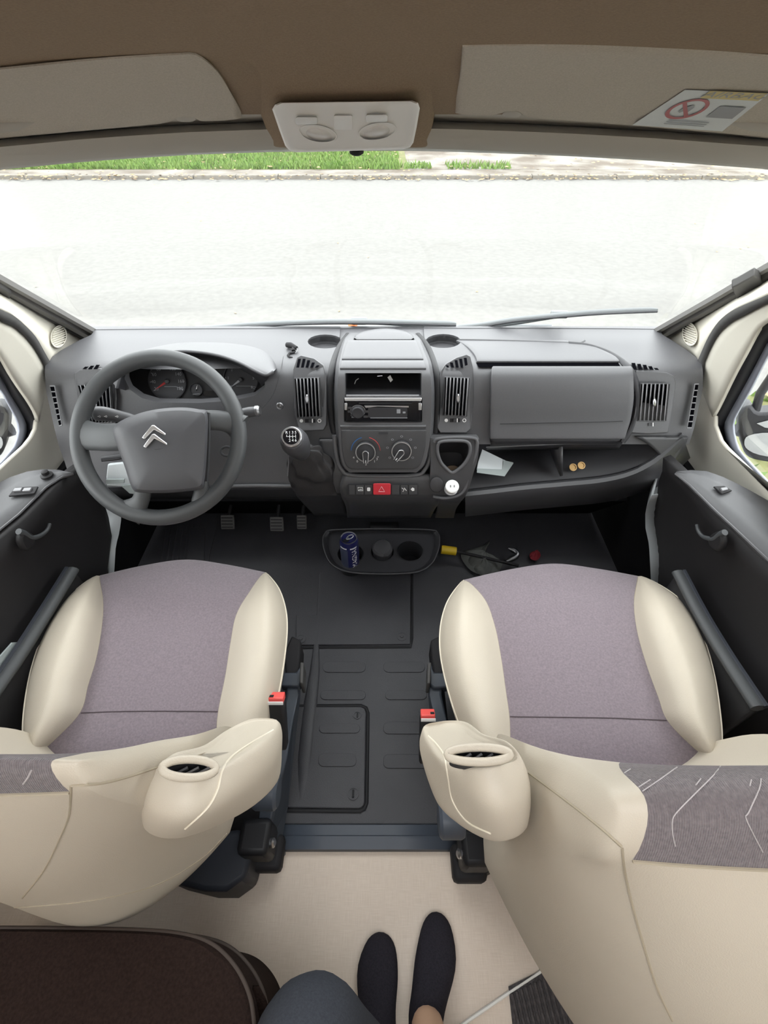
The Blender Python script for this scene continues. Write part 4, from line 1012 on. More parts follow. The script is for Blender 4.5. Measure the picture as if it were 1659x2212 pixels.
tube('pad_crease', [padp(x, y, -.001) for x, y in ((295, 1030), (330, 1032), (370, 1027), (410, 1017))], .0022, 'wheel_pad', padm, n=6)
tube('pad_crease', [padp(x, y, -.001) for x, y in ((312, 973), (340, 971), (375, 964))], .0010, 'dash_dark', padm, n=6)
def chev(pts):
    a, b_, c_ = pts
    def bar(p, q_, w0, w1):
        d = Vector((q_[0]-p[0], q_[1]-p[1], 0)).normalized(); n = Vector((-d.y, d.x, 0))
        return [(p[0]+n.x*w0, p[1]+n.y*w0), (q_[0]+n.x*w1, q_[1]+n.y*w1), (q_[0]-n.x*w1, q_[1]-n.y*w1), (p[0]-n.x*w0, p[1]-n.y*w0)]
    out = [(a[0]-3, a[1]), (b_[0]-3, b_[1]-3.5), (b_[0]+2, b_[1]-4.5), (c_[0]+1, c_[1]-2), (c_[0]+1, c_[1]+2), (b_[0]+2, b_[1]+5.5), (a[0]+3, a[1]+3)]
    prism('emblem_chevron', [padp(x, y, .001) for x, y in out], -AXW*.004, 'chrome', padm, bev=.0012)
chev(((311, 946), (332, 923), (358, 939)))
chev(((314, 965), (333, 942), (361, 960)))
def spoke(pl_c, w, th, d):
    pts = smoothpl([pd(x, y, dd) for (x, y), dd in zip(pl_c, d)], 12)
    ws = [lerp(w[0], w[1], i/11) if len(w) == 2 else (lerp(w[0], w[1], i/5.5) if i < 5.5 else lerp(w[1], w[2], (i-5.5)/5.5)) for i in range(12)]
    rings = []
    for i, p in enumerate(pts):
        t = (pts[min(i+1, 11)]-pts[max(i-1, 0)]).normalized(); side_ = t.cross(AXW).normalized()
        rings.append([p+side_*ws[i]*math.cos(a)+AXW*th*math.sin(a) for a in [2*math.pi*j/14 for j in range(14)]])
    loft('spoke', rings, 'wheel', sw, ang=60)
spoke([(300, 938), (240, 945), (196, 942), (170, 936)], (.030, .030, .036), .012, (1.0, 1.012, 1.025, 1.03))
spoke([(430, 908), (470, 908), (500, 914), (520, 925)], (.022, .022, .032), .012, (1.0, 1.012, 1.025, 1.03))
spoke([(310, 1050), (307, 1072), (298, 1092), (280, 1108)], (.018, .019, .034), .012, (1.02, 1.025, 1.03, 1.03))
spoke([(432, 1030), (436, 1056), (436, 1080), (446, 1098)], (.016, .018, .036), .012, (1.02, 1.025, 1.03, 1.03))
tube('pad_side_gap', [pd(x, y, .985) for x, y in ((450, 892), (451, 940), (449, 1000), (446, 1040))], .004, 'black', sw, n=6)
# column with stalks
col_ = empty('steering_column', pd(345, 980, 1.25), 'black steering column shroud with control stalks behind the wheel', 'steering column')
rings = []
for d, s in ((1.05, .9), (1.10, 1.0), (1.20, 1.05), (1.30, 1.0)):
    rings.append([pd(350+62*s*math.cos(t), 965+10*(d-1.05)*10+58*s*math.sin(t), d) for t in [2*math.pi*i/24 for i in range(24)]])
loft('shroud', rings, 'dash_dark', col_)
tube('indicator_stalk', smoothpl([pd(x, y, d) for x, y, d in ((310, 915, 1.10), (285, 906, 1.09), (250, 898, 1.08), (225, 894, 1.075), (203, 893, 1.07))], 14), [.010, .010, .011, .012, .013, .0135, .014, .0145, .0155, .016, .0165, .0165, .0165, .015], 'dash', col_, n=14)
for x in (214, 228, 252):
    text('symbol', '-o', pd(x, 899, 1.050), UX, UY, .009, 'white_print', col_)
tube('wiper_stalk', [pd(x, y, d) for x, y, d in ((450, 905, 1.10), (500, 898, 1.09), (540, 890, 1.08), (553, 888, 1.078))], [.010, .011, .012, .011], 'dash', col_, n=12)
lathe('stalk_cap', pd(553, 888, 1.078), pd(570, 886, 1.076)-pd(553, 888, 1.078), [(.0125, 0), (.0125, .006), (.009, .010)], 'grey_metal', col_)
tube('tilt_lever', [pd(x, y, d) for x, y, d in ((300, 985, 1.12), (262, 986, 1.10), (240, 989, 1.09), (220, 991, 1.085))], [.008, .009, .010, .009], 'dash_panel', col_, n=10, sq=.6)
tube('ignition_ring', [pd(490+13*math.cos(t), 975+10*math.sin(t), 1.13) for t in [2*math.pi*i/20 for i in range(20)]], .003, 'dash_panel', col_, closed=True, n=6)

# ================================================================== gear lever
gl = empty('gear_lever', S(670, 1040, .02), 'short gear lever with round marked knob and black leather gaiter', 'gear lever')
kc = pY(631, 946, .90); kb = pY(653, 978, .975)
ax_ = (kc-kb).normalized()
L_ = (kc-kb).length
lathe('knob', kb, ax_, [(.016, -.005), (.021, .0), (.027, L_*.25), (.033, L_*.55), (.0345, L_*.75), (.032, L_*.92), (.027, L_*1.0), (.020, L_*1.03)], 'wheel_pad', gl, n=28)
topc = kb+ax_*(L_*1.03)
vdir = (CAMP-topc).normalized(); kn = (ax_*.8+vdir*.2).normalized()
kx = kn.cross(Vector((0, 0, 1))).normalized(); kx = -kx if kx.x < 0 else kx; ky = kn.cross(kx); ky = -ky if ky.z < 0 else ky
cd = kb+ax_*(L_*1.03)+kn*.006
lathe('knob_ring', cd-kn*.004, kn, [(.0245, -.006), (.0245, .004), (.0225, .0065), (.0195, .0065), (.0195, .004)], 'silver', gl, n=32, cap0=False, cap1=False)
lathe('knob_badge', cd, kn, [(.0198, -.004), (.0198, .0018)], 'gloss_black', gl, n=32)
for i, s in enumerate('R135'): text('numeral', s, cd+kn*.0026+kx*(-.0105+.007*i)+ky*.0095, kx, ky, .0095, 'white_print', gl)
for i, s in enumerate('246'): text('numeral', s, cd+kn*.0026+kx*(-.0035+.007*i)-ky*.0095, kx, ky, .0095, 'white_print', gl)
tube('shift_line', [cd+kn*.0026-kx*.0115, cd+kn*.0026+kx*.0115], .0006, 'white_print', gl, n=5)
for i in range(4):
    tube('shift_line', [cd+kn*.0026+kx*(-.0105+.007*i)+ky*.0045, cd+kn*.0026+kx*(-.0105+.007*i)-ky*(.0045 if i else 0)], .0006, 'white_print', gl, n=5)
# gaiter: lumpy cone
base_c = [(628, 1000), (640, 1010), (626, 1040), (640, 1066), (680, 1072), (722, 1066), (728, 1040), (724, 1005), (712, 985), (680, 980), (650, 985)]
Bp = smoothpl([S(x, y, .012) for x, y in base_c], 36, closed=True)
rings = []
for k in range(9):
    t = k/8; ring_ = []
    for j, p in enumerate(Bp):
        a = 2*math.pi*j/36
        c_ = kb-ax_*.006
        x1, y1, _ = frame_of(ax_)
        tp = c_+(p-c_).normalized()*.017 if False else c_+((p-sum(Bp, Vector((0, 0, 0)))/36).normalized())*.019
        q_ = p.lerp(tp, t**.8)
        f_ = math.sin(math.pi*t)
        bulge = (.010*math.sin(3*a+4*t*3)+.006*math.sin(7*a-9*t))*f_
        q_ += (q_-(c_.lerp(sum(Bp, Vector((0, 0, 0)))/36, 1-t))).normalized()*(bulge+.012*f_)
        ring_.append(q_)
    rings.append(ring_)
loft('gaiter', rings, 'leather_black', gl, cap0=False, sub=1)
tube('gaiter_cord', [pY(622, 970, .93), pY(623, 1000, .95), pY(621, 1028, .955)], .0016, 'slat_edge', gl, n=6)
# ================================================================== seats
def onmesh(o, pts, lift=.0006):
    off = W[o.name]
    bv = BVHTree.FromPolygons([v.co+off for v in o.data.vertices], [tuple(p.vertices) for p in o.data.polygons])
    out = []
    for x, y in pts:
        d = ray(x, y).normalized(); h = bv.ray_cast(CAMP, d)
        if h[0] is not None: out.append(h[0]-d*lift)
    return out
def seam_on(name, o, pl, rr, m_, m=40, lift=.0006):
    pts = onmesh(o, [(p[0], p[1]) for p in smoothpl([Vector((a, b, 0)) for a, b in pl], m)], lift)
    if len(pts) > 2: tube(name, pts, rr, m_, o, n=5)
def seat_cushion(root, OL, FL, CT, FR, OR, zs, seams, sgn):
    """px polylines from front to rear, 8 points each"""
    n = 8
    zf = [.445, .480, .488, .488, .486, .484, .480, .470]
    zb = [.445, .515, .535, .540, .540, .535, .525, .505]
    zo = [.440, .462, .470, .475, .475, .475, .470, .465]
    R = lambda x, y, z: pz(x, y, z)
    # fabric
    rows = []
    for i in range(n):
        rows.append([R(*FL[i], zf[i]), R(lerp(FL[i][0], CT[i][0], .5), lerp(FL[i][1], CT[i][1], .62 if i == 0 else .5), zf[i]+.002), R(*CT[i], zf[i]+.002), R(lerp(FR[i][0], CT[i][0], .5), lerp(FR[i][1], CT[i][1], .62 if i == 0 else .5), zf[i]+.002), R(*FR[i], zf[i])])
    fr_low = [p+Vector((0, -.012, -.10)) for p in rows[0]]
    fr_mid = [p+Vector((0, .006, -.03)) for p in rows[0]]
    fab = grid('seat_cushion', cgrid([fr_low, fr_mid]+rows, 40, 30), 'fabric', root, ang=80)
    for Fp, Op, nm in ((FL, OL, -1), (FR, OR, 1)):
        rows = []
        for i in range(n):
            f0 = R(*Fp[i], zf[i]); o0 = R(*Op[i], zo[i])
            m1 = R(lerp(Fp[i][0], Op[i][0], .30), lerp(Fp[i][1], Op[i][1], .30), lerp(zf[i], zb[i], .8))
            m2 = R(lerp(Fp[i][0], Op[i][0], .68), lerp(Fp[i][1], Op[i][1], .68), zb[i])
            cen = R(*CT[i], .4)
            dn = Vector(((cen.x-o0.x)*.10, (cen.y-o0.y)*.05, -.15))
            rows.append([f0, m1, m2, o0, o0+dn*.4, o0+dn])
        low = [p+Vector((0, -.006, -.08)) for p in rows[0]]
        G2 = cgrid([low]+rows, 44, 26)
        bl = grid('bolster', G2, 'cream', root, ang=80)
        tube('piping', [r_[15]+Vector((0, 0, .0005)) for r_ in G2[5:]], .0020, 'piping', bl, n=6)
        tube('seam', [r_[0]+Vector((0, 0, -.0008)) for r_ in G2[6:]], .0012, 'stitch', bl, n=5)
    if seams:
        for sm in seams:
            seam_on('cross_seam', fab, sm, .0011, 'fabric_seam')
    # frame below
    xs = [R(*p, .4).x for p in OL+OR]; ys = [R(*p, .4).y for p in OL+OR]
    x0, x1 = min(xs)+.05, max(xs)-.05; y0, y1 = min(ys)+.02, max(ys)-.06
    box('seat_pan', ((x0+x1)/2, (y0+y1)/2, .325), x1-x0, y1-y0, .10, 'soft_black', root, bev=.02)
    box('seat_box', ((x0+x1)/2, (y0+y1)/2-.02, .14), (x1-x0)*.86, (y1-y0)*.8, .275, 'slate_dark', root, bev=.02)
def seat_back(root, xc, hwf, E, Cn, fbk=(.86, .62), fab_from=5, seamA=None, extra=()):
    """sheet from rear hem over the crest to the front bottom"""
    nP = len(E); nu = 11; a, b_ = 2, 8
    def us(k):
        f = fbk[0] if k <= 7 else (lerp(fbk[0], fbk[1], .6) if k == 8 else fbk[1])
        return [-1, -(1+f)/2, -f, -.5, -.25, 0, .25, .5, f, (1+f)/2, 1]
    def pt(k, u):
        w = abs(u)**(2.2 if k < 6 else 3.2)
        return Vector((xc+u*hwf[k], lerp(Cn[k][0], E[k][0], w), lerp(Cn[k][1], E[k][1], w)))
    KE = smoothpl([Vector((e_[0], e_[1], h_)) for e_, h_ in zip(E, hwf)], (nP-1)*4+1)
    KC = smoothpl([Vector((c_[0], c_[1], 0)) for c_ in Cn], (nP-1)*4+1)
    def ptf(kk, u):                       # kk in quarter steps
        k = kk/4; w = abs(u)**(2.2 if k < 5 else lerp(2.2, 3.2, min(1, (k-5)/2)))
        return Vector((xc+u*KE[kk].z, lerp(KC[kk].x, KE[kk].x, w), lerp(KC[kk].y, KE[kk].y, w)))
    def fbv(k): 
        t = max(0, min(1, (k-7)/2.0)); t = t*t*(3-2*t); return lerp(fbk[0], fbk[1], t)
    NK = (nP-1)*4+1; KF = fab_from*4
    def sheet(k0, k1, ua, ub, n_):
        return [[ptf(kk, lerp(ua(kk/4), ub(kk/4), j/n_)) for j in range(n_+1)] for kk in range(k0, k1)]
    vs, fs = [], []
    def add(rows):
        b0 = len(vs); vs.extend(v for r_ in rows for v in r_); fs.extend(gridfaces(len(rows), len(rows[0]), b0))
    add(sheet(0, NK, lambda k: -1, lambda k: -fbv(k), 8)); add(sheet(0, NK, fbv, lambda k: 1, 8))
    add(sheet(0, KF+1, lambda k: -fbv(k), fbv, 30))
    for s_ in (-1, 1):
        rows = []
        for kk in range(0, NK//2+1):
            a_, c_ = ptf(kk, s_), ptf(NK-1-kk, s_); d_ = (a_-c_).length
            rows.append([a_.lerp(c_, j/6)+Vector((s_*min(.012, d_*.15)*math.sin(math.pi*j/6), 0, 0)) for j in range(7)])
        add(rows)
    cb = mk('backrest', vs, fs, 'cream', root, ang=80)
    fb = grid('backrest_fabric', sheet(KF, NK, lambda k: -fbv(k), fbv, 30), 'fabric_rib', root, ang=80)
    pt = lambda k, u: ptf(int(round(k*4)), u)
    e = Vector((0, -.001, 0))
    f = fbk[0]
    tube('top_seam', smoothpl([pt(fab_from, -f+2*f*i/16)+e for i in range(17)], 40), .0014, 'stitch', cb, n=5)
    for pl in extra: seam_on('panel_seam', cb, pl, .0011, 'stitch')
    if seamA: seam_on('side_seam', cb, seamA, .0014, 'stitch')
    return cb, fb, pt
# ---------------- driver seat
drv = empty('driver_seat', (-.47, .45, 0), 'cream and grey driver seat behind the steering wheel', 'seat', 'front cab seats')
seat_cushion(drv,
  [(215, 1245), (160, 1278), (120, 1325), (90, 1380), (68, 1445), (54, 1520), (50, 1590), (60, 1650)],
  [(215, 1245), (222, 1300), (220, 1350), (208, 1420), (190, 1480), (172, 1540), (108, 1607), (62, 1645)],
  [(400, 1211), (388, 1272), (372, 1335), (355, 1400), (340, 1470), (322, 1538), (300, 1600), (280, 1660)],
  [(572, 1238), (535, 1285), (510, 1330), (498, 1390), (487, 1460), (472, 1535), (468, 1585), (468, 1660)],
  [(572, 1238), (600, 1268), (616, 1312), (620, 1360), (613, 1430), (601, 1500), (584, 1560), (560, 1660)], None,
  [[(175, 1540), (250, 1537), (350, 1536), (470, 1537)]], -1)
E = [(.195, .355), (.185, .42), (.165, .58), (.145, .74), (.125, .88), (.118, .955), (.130, .985), (.142, .970), (.185, .88), (.235, .76), (.290, .64), (.318, .55), (.325, .48), (.32, .42)]
Cn = [(.066, .395), (.054, .45), (.065, .60), (.075, .75), (.095, .88), (.114, .955), (.128, 1.0), (.143, .975), (.165, .88), (.195, .77), (.225, .64), (.25, .55), (.27, .48), (.27, .42)]
hw = [.175, .19, .20, .21, .215, .212, .205, .21, .215, .215, .21, .20, .19, .18]
cbk, fbk, ptd = seat_back(drv, -.475, hw, E, Cn, (.90, .62), seamA=[(155, 1697), (230, 1690), (320, 1664), (400, 1632), (465, 1598)], extra=([(153, 1697), (152, 1730), (148, 1765), (130, 1810), (95, 1880), (48, 1940)], [(0, 1962), (100, 1955), (200, 1944), (330, 1914), (430, 1858), (490, 1800)]))
# ---------------- passenger seat
pas = empty('passenger_seat', (.42, .45, 0), 'cream and grey passenger seat facing the glovebox', 'seat', 'front cab seats')
seat_cushion(pas,
  [(1003, 1254), (972, 1290), (955, 1335), (950, 1390), (958, 1450), (980, 1530), (1005, 1592), (1040, 1660)],
  [(1003, 1254), (1045, 1292), (1068, 1350), (1082, 1420), (1092, 1490), (1100, 1548), (1102, 1600), (1105, 1665)],
  [(1195, 1220), (1205, 1285), (1220, 1350), (1235, 1420), (1255, 1490), (1270, 1550), (1290, 1605), (1310, 1670)],
  [(1378, 1246), (1370, 1300), (1376, 1360), (1395, 1430), (1422, 1505), (1442, 1556), (1495, 1612), (1550, 1655)],
  [(1378, 1246), (1450, 1280), (1492, 1325), (1522, 1385), (1543, 1460), (1555, 1540), (1559, 1600), (1554, 1665)], None,
  [[(1102, 1548), (1200, 1549), (1320, 1551), (1440, 1556)]], 1)
Ep = [(.150, .345), (.135, .42), (.115, .58), (.100, .74), (.085, .86), (.072, .935), (.095, .975), (.120, .965), (.17, .88), (.225, .76), (.285, .62), (.305, .54), (.315, .47), (.31, .42)]
Cp = [(-.14, .42), (-.145, .48), (-.13, .60), (-.085, .74), (-.005, .88), (.060, .955), (.090, 1.0), (.125, .990), (.148, .92), (.175, .80), (.205, .66), (.235, .55), (.26, .47), (.26, .42)]
hwp = [.225, .23, .235, .235, .232, .225, .218, .218, .225, .225, .22, .21, .20, .19]
cbp, fbp, ptp = seat_back(pas, .415, hwp, Ep, Cp, (.90, .60), seamA=[(1342, 1828), (1300, 1790), (1240, 1742), (1180, 1697), (1130, 1660)], extra=([(1344, 1832), (1348, 1870), (1360, 1930), (1384, 2020), (1418, 2130), (1452, 2205)],))
# pale pattern threads on passenger top fabric
for pl in ([(1557, 1655), (1540, 1676), (1505, 1711), (1475, 1741), (1457, 1761), (1452, 1776), (1453, 1801), (1459, 1828)],
           [(1644, 1682), (1640, 1705), (1617, 1755), (1611, 1766), (1626, 1799), (1648, 1841)], [(1463, 1657), (1436, 1676), (1425, 1684), (1388, 1709)],
           [(1405, 1684), (1369, 1707)], [(1514, 1682), (1503, 1696)], [(1345, 1672), (1362, 1661)], [(1623, 1684), (1620, 1698)]):
    seam_on('thread_line', fbp, pl, .0005, 'thread', 16)
seam_on('thread_line', fbk, [(68, 1664), (60, 1680), (50, 1694)], .0008, 'thread', 12)
# ---------------- armrests (folded against the backrest), px + height cages
def armrest(root, cage, rim, inner_m, stitch, nm):
    ar = empty('armrest', pz(*rim['c'], .55)); ar.parent = root; ar.location = W[ar.name]-W[root.name]
    mx_ = sum(p[0] for r_ in cage for p in r_)/40; my_ = sum(p[1] for r_ in cage for p in r_)/40
    rings = [[pz(mx_+(x-mx_)*1.02, my_+(y-my_)*1.02, z) for x, y, z in ring_] for ring_ in cage]
    def shr(ring_, k, dz):
        c_ = sum(ring_, Vector((0, 0, 0)))/len(ring_); return [c_+(p-c_)*k+Vector((0, 0, dz)) for p in ring_]
    rings = [shr(rings[0], .55, -.002)]+rings+[shr(rings[-1], .6, -.006)]
    pad = loft('arm_pad', cgrid(rings, 40, 48, closed=True), 'cream', ar, ang=80)
    R1 = [pz(rim['c'][0]+rim['rx']*math.cos(t), rim['c'][1]+rim['ry']*math.sin(t), rim['z']+rim['tz']*math.cos(t)) for t in [2*math.pi*i/28 for i in range(28)]]
    tube('opening_rim', R1, .0045, 'cream', ar, n=8, closed=True)
    cc_ = sum(R1, Vector((0, 0, 0)))/28
    sink = lambda k, dz: [cc_+(p-cc_)*k+Vector((0, 0, dz)) for p in R1]
    cut(pad, [loft('cutter', [sink(.90, .03), sink(.86, -.035)], 'black')])
    loft('opening', [sink(.93, .001), sink(.88, -.012), sink(.84, -.032)], 'dash_dark', ar, cap0=False)
    for k in range(3):
        tube('mechanism', [cc_+Vector((-.020+.012*k, -.004, -.012)), cc_+Vector((-.006+.012*k, .004, -.012))], .0022, 'grey_metal', ar, n=6)
    seam_on('arm_seam', pad, stitch, .0013, 'piping')
    return ar
# rings run from the raised end (near the opening) down; 8 points starting at the aisle-front corner
DZ = [[.725, .735, .755, .82, .868, .868, .868, .80], [.72, .73, .75, .82, .875, .872, .872, .80], [.69, .69, .70, .76, .84, .855, .855, .76], [.66, .65, .66, .70, .78, .80, .79, .72], [.655, .645, .65, .69, .765, .785, .78, .71]]
def zc(cage): return [[(x, y, DZ[i][j]) for j, (x, y) in enumerate(r_)] for i, r_ in enumerate(cage)]
armrest(drv, zc([
  [(585, 1566), (545, 1562), (500, 1580), (455, 1618), (400, 1640), (368, 1672), (440, 1672), (520, 1625)],
  [(600, 1562), (545, 1556), (490, 1580), (440, 1612), (375, 1630), (340, 1672), (430, 1690), (560, 1612)],
  [(606, 1590), (560, 1580), (500, 1600), (440, 1640), (360, 1660), (316, 1735), (430, 1760), (580, 1660)],
  [(600, 1680), (570, 1650), (500, 1680), (430, 1720), (350, 1740), (314, 1786), (405, 1803), (540, 1742)],
  [(560, 1700), (540, 1690), (480, 1710), (430, 1740), (370, 1760), (345, 1796), (395, 1800), (500, 1755)]]),
  dict(c=(408, 1660), rx=58, ry=20, z=.885, tz=-.014), None,
  [(590, 1577), (540, 1606), (500, 1635), (480, 1665), (470, 1705), (448, 1745), (400, 1790)], 'd')
armrest(pas, zc([
  [(928, 1578), (960, 1567), (1000, 1570), (1035, 1592), (1085, 1612), (1105, 1640), (1035, 1650), (965, 1632)],
  [(914, 1580), (950, 1562), (1005, 1562), (1045, 1588), (1098, 1606), (1118, 1650), (1035, 1672), (955, 1650)],
  [(910, 1625), (960, 1590), (1010, 1590), (1060, 1610), (1120, 1640), (1140, 1720), (1050, 1745), (965, 1700)],
  [(940, 1715), (970, 1660), (1010, 1660), (1060, 1690), (1110, 1720), (1136, 1785), (1065, 1812), (980, 1768)],
  [(965, 1735), (985, 1700), (1020, 1700), (1060, 1720), (1090, 1740), (1112, 1780), (1065, 1800), (1000, 1765)]]),
  dict(c=(1034, 1630), rx=68, ry=16, z=.888, tz=.006), None,
  [(925, 1590), (945, 1610), (960, 1635), (968, 1680), (978, 1730), (1010, 1775), (1060, 1800)], 'p')
# outer armrests, only tips show
for root, pts_ in ((drv, [(-.735, .225, .70), (-.73, .28, .69), (-.725, .33, .67)]), (pas, [(.69, .22, .70), (.68, .27, .685), (.675, .32, .665)])):
    ar = empty('outer_armrest', pts_[0]); ar.parent = root; ar.location = W[ar.name]-W[root.name]
    tube('arm_pad', smoothpl([Vector(p) for p in pts_], 10), [.030, .038, .042, .044, .045, .045, .044, .042, .038, .026], 'cream', ar, n=14, sub=1)
# ---------------- seat bases, side covers, buckles
def seat_side(root, sg, pl):
    # side valance plate (slate plastic) in px with heights
    for nm, poly, th, m_ in pl:
        prism(nm, [pz(*p) for p in poly], (sg*th, 0, 0), m_, root, bev=.003)
seat_side(drv, -1, [
  ('side_cover', [(646, 1500, .25), (640, 1440, .24), (652, 1432, .21), (650, 1500, .16), (634, 1620, .12), (622, 1740, .09), (606, 1838, .02), (575, 1835, .10), (590, 1740, .20), (618, 1640, .22), (632, 1560, .25)], .03, 'slate')])
seat_side(pas, 1, [
  ('side_cover', [(926, 1500, .25), (932, 1440, .24), (922, 1432, .21), (924, 1500, .16), (938, 1620, .12), (948, 1740, .09), (962, 1800, .03), (990, 1790, .10), (975, 1700, .20), (950, 1620, .22), (940, 1560, .25)], .03, 'slate')])
for root, sg, tray, knob, post in ((drv, -1, [(612, 1452), (640, 1452), (652, 1432), (652, 1470), (645, 1482), (606, 1482)], (582, 1712), (600, 1808)),
                                   (pas, 1, [(966, 1452), (938, 1452), (928, 1432), (928, 1478), (938, 1486), (970, 1484)], (968, 1772), (985, 1830))):
    prism('adjust_handle', [pz(x, y, .26) for x, y in tray], (0, 0, -.03), 'slate', root, bev=.004)
    xh, yh = tray[2]
    prism('handle_grip', [pz(x, y, .30) for x, y in ((xh-4, yh-2), (xh+4, yh-2), (xh+2, yh+44), (xh-5, yh+44))], (0, 0, -.06), 'rubber_grey', root, bev=.003)
    prism('lever_housing', [pz(x, y, .25) for x, y in ((xh-sg*-2, yh-50), (xh+sg*22, yh-60), (xh+sg*40, yh-20), (xh+sg*34, yh+44), (xh+sg*8, yh+30))], (0, 0, -.08), 'soft_black', root, bev=.006)
    c_ = pz(*knob, .30)
    lathe('recline_knob', c_+Vector((-sg*.02, 0, 0)), (sg, 0, 0), [(.028, 0), (.034, .006), (.034, .045), (.030, .052)], 'slate', root, n=28)
    pb = pz(*post, .12)
    box('hinge_block', pb+Vector((sg*.04, -.01, .02)), .07, .07, .10, 'black', root, bev=.012)
    lathe('hinge_bolt', pb+Vector((sg*.005, -.02, .05)), (-sg, 0, .3), [(.010, 0), (.010, .008), (.006, .011)], 'silver', root, n=16)
    box('base_foot', pb+Vector((sg*.035, -.02, -.075)), .08, .075, .05, 'soft_black', root, bev=.012)
# rear lower skirt of driver base
prism('rear_skirt', [pz(x, y, .14) for x, y in ((360, 1905), (440, 1925), (488, 1925), (530, 1895), (545, 1840), (520, 1790), (430, 1800))], (0, 0, -.138), 'slate_dark', drv, bev=.01)
prism('rear_bracket', [pz(x, y, .06) for x, y in ((536, 1860), (566, 1866), (612, 1838), (600, 1800), (560, 1812))], (0, 0, -.058), 'slate', drv, bev=.006)
prism('rear_skirt', [pz(x, y, .12) for x, y in ((985, 1850), (1030, 1868), (1060, 1880), (1120, 1850), (1100, 1790), (1000, 1790))], (0, 0, -.118), 'soft_black', pas, bev=.01)
# buckles
for root, sg, c2, tip in ((drv, -1, (598, 1512), .50), (pas, 1, (924, 1548), .42)):
    bk = empty('belt_buckle', pz(*c2, .36)); bk.parent = root; bk.location = W[bk.name]-W[root.name]
    p = pz(*c2, tip); ax2 = (Vector((1, 0, 0)), Vector((0, .85, -.53)), Vector((0, .53, .85)))
    box('stalk', p-ax2[2]*.055, .034, .026, .11, 'black', bk, ax=ax2, bev=.005)
    bt = box('release_button', p+ax2[2]*.004+ax2[1]*.001, .030, .022, .014, 'red_button', bk, ax=ax2, bev=.002)
    box('tongue_slot', p+ax2[2]*.0105+ax2[0]*(.009*(-sg if False else (-1 if sg < 0 else 1)))-ax2[1]*.004, .008, .006, .004, 'black', bk, ax=ax2)
    box('button_edge', p+ax2[2]*.002-ax2[1]*.0135, .031, .002, .006, 'white_print', bk, ax=ax2)
# slider rails seen at outer sides
for root, x, y, dx in ((drv, 30, 1620, -1), (pas, 1590, 1625, 1)):
    a = pz(x, y, .12)
    tube('slide_rail', [a, a+Vector((dx*.05, .10, 0))], .008, 'grey_metal', root, n=8)

# ================================================================== console on the floor, can, loose things
con_ = empty('floor_console', pz(828, 1200, 0), 'black floor console with cup holders between the footwells', 'console')
top_o = smoothpl(V2([(700, 1152), (696, 1172), (703, 1200), (718, 1222), (755, 1237), (830, 1241), (900, 1237), (932, 1220), (946, 1195), (951, 1172), (948, 1152), (930, 1144), (830, 1142), (720, 1144)]), 64, closed=True)
c0x, c0y = 826, 1192
def cr2(k, z, dy=0): return [pz(c0x+(p[0]-c0x)*k, c0y+(p[1]-c0y)*k+dy, z) for p in top_o]
body_ = loft('console_body', [cr2(1.0, 0), cr2(1.0, .10), cr2(1.0, .148), cr2(.97, .156), cr2(.93, .150), cr2(.90, .138)], 'dash_dark', con_, ang=40)
holes = []
for x, y, r in ((757, 1197, .045), (886, 1191, .045), (826, 1193, .040)):
    h = lathe('cutter', pz(x, y, .138)-Vector((0, 0, .08)), (0, 0, 1), [(r, 0), (r, .2)], 'black', n=32); holes.append((pz(x, y, .138), r))
    cut(body_, [h])
for p, r in holes:
    lathe('cup_holder', p-Vector((0, 0, .078)), (0, 0, 1), [(r-.006, 0.002), (r-.001, .004), (r, .078), (r+.004, .080), (r+.001, .081), (r-.001, .076), (r-.006, .006)], 'black', con_, n=32, cap0=True, cap1=False)
tube('rim_edge', [p+Vector((0, 0, .001)) for p in cr2(.985, .154)], .003, 'dash_panel', con_, n=8, closed=True)
grid('mount_tray', [[pz(x, y, .10) for x in (800, 860)] for y in (1135, 1150)], 'black', con_, sol=.02)
# ashtray pot in the middle holder
ash = empty('ashtray_pot', holes[2][0]-Vector((0, 0, .07)), 'black lidded ashtray pot in the middle cup holder', 'ashtray')
pa = holes[2][0]-Vector((0, 0, .07))
lathe('pot', pa, (0, 0, 1), [(.030, 0), (.034, .06), (.036, .085), (.034, .09)], 'dash_dark', ash, n=28)
lathe('lid', pa+Vector((0, 0, .09)), (0, -.15, 1), [(.037, 0), (.037, .006), (.030, .014), (.012, .018)], 'dash_panel', ash, n=28)
box('lid_tab', pa+Vector((.012, -.036, .096)), .014, .010, .004, 'dash_panel', ash)
# can
can = empty('drink_can', holes[0][0]-Vector((0, 0, .076)), 'navy and silver drink can standing in the cup holder', 'can')
cb_ = pz(753, 1161, .262); cb_ = Vector((cb_.x, cb_.y, .262-.150))
ch_ = .150
lathe('can_body', cb_, (0, 0, 1), [(.022, 0), (.026, .003), (.0325, .012), (.0325, ch_-.020), (.0300, ch_-.010), (.0275, ch_-.004)], 'can_navy', can, n=40)
lathe('can_lid', cb_+Vector((0, 0, ch_-.004)), (0, 0, 1), [(.0270, -.002), (.0282, .001), (.0280, .004), (.0262, .004), (.0250, 0), (.0245, -.001), (.001, -.001)], 'silver', can, n=40, cap0=False)
zt = ch_-.0045
prism('mouth', [cb_+Vector((-.008+.011*math.cos(t), -.010+.009*math.sin(t), zt)) for t in [2*math.pi*i/16 for i in range(16)]], (0, 0, .0006), 'black', can)
def rot2(x, y, a): return (x*math.cos(a)-y*math.sin(a), x*math.sin(a)+y*math.cos(a))
tp = [rot2(x, y, .7) for x, y in circ(0.003, 0, .013, .0068, 18)]
tube('pull_tab', [cb_+Vector((x+.002, y+.003, zt+.0018)) for x, y in tp], .0016, 'chrome', can, n=6, closed=True)
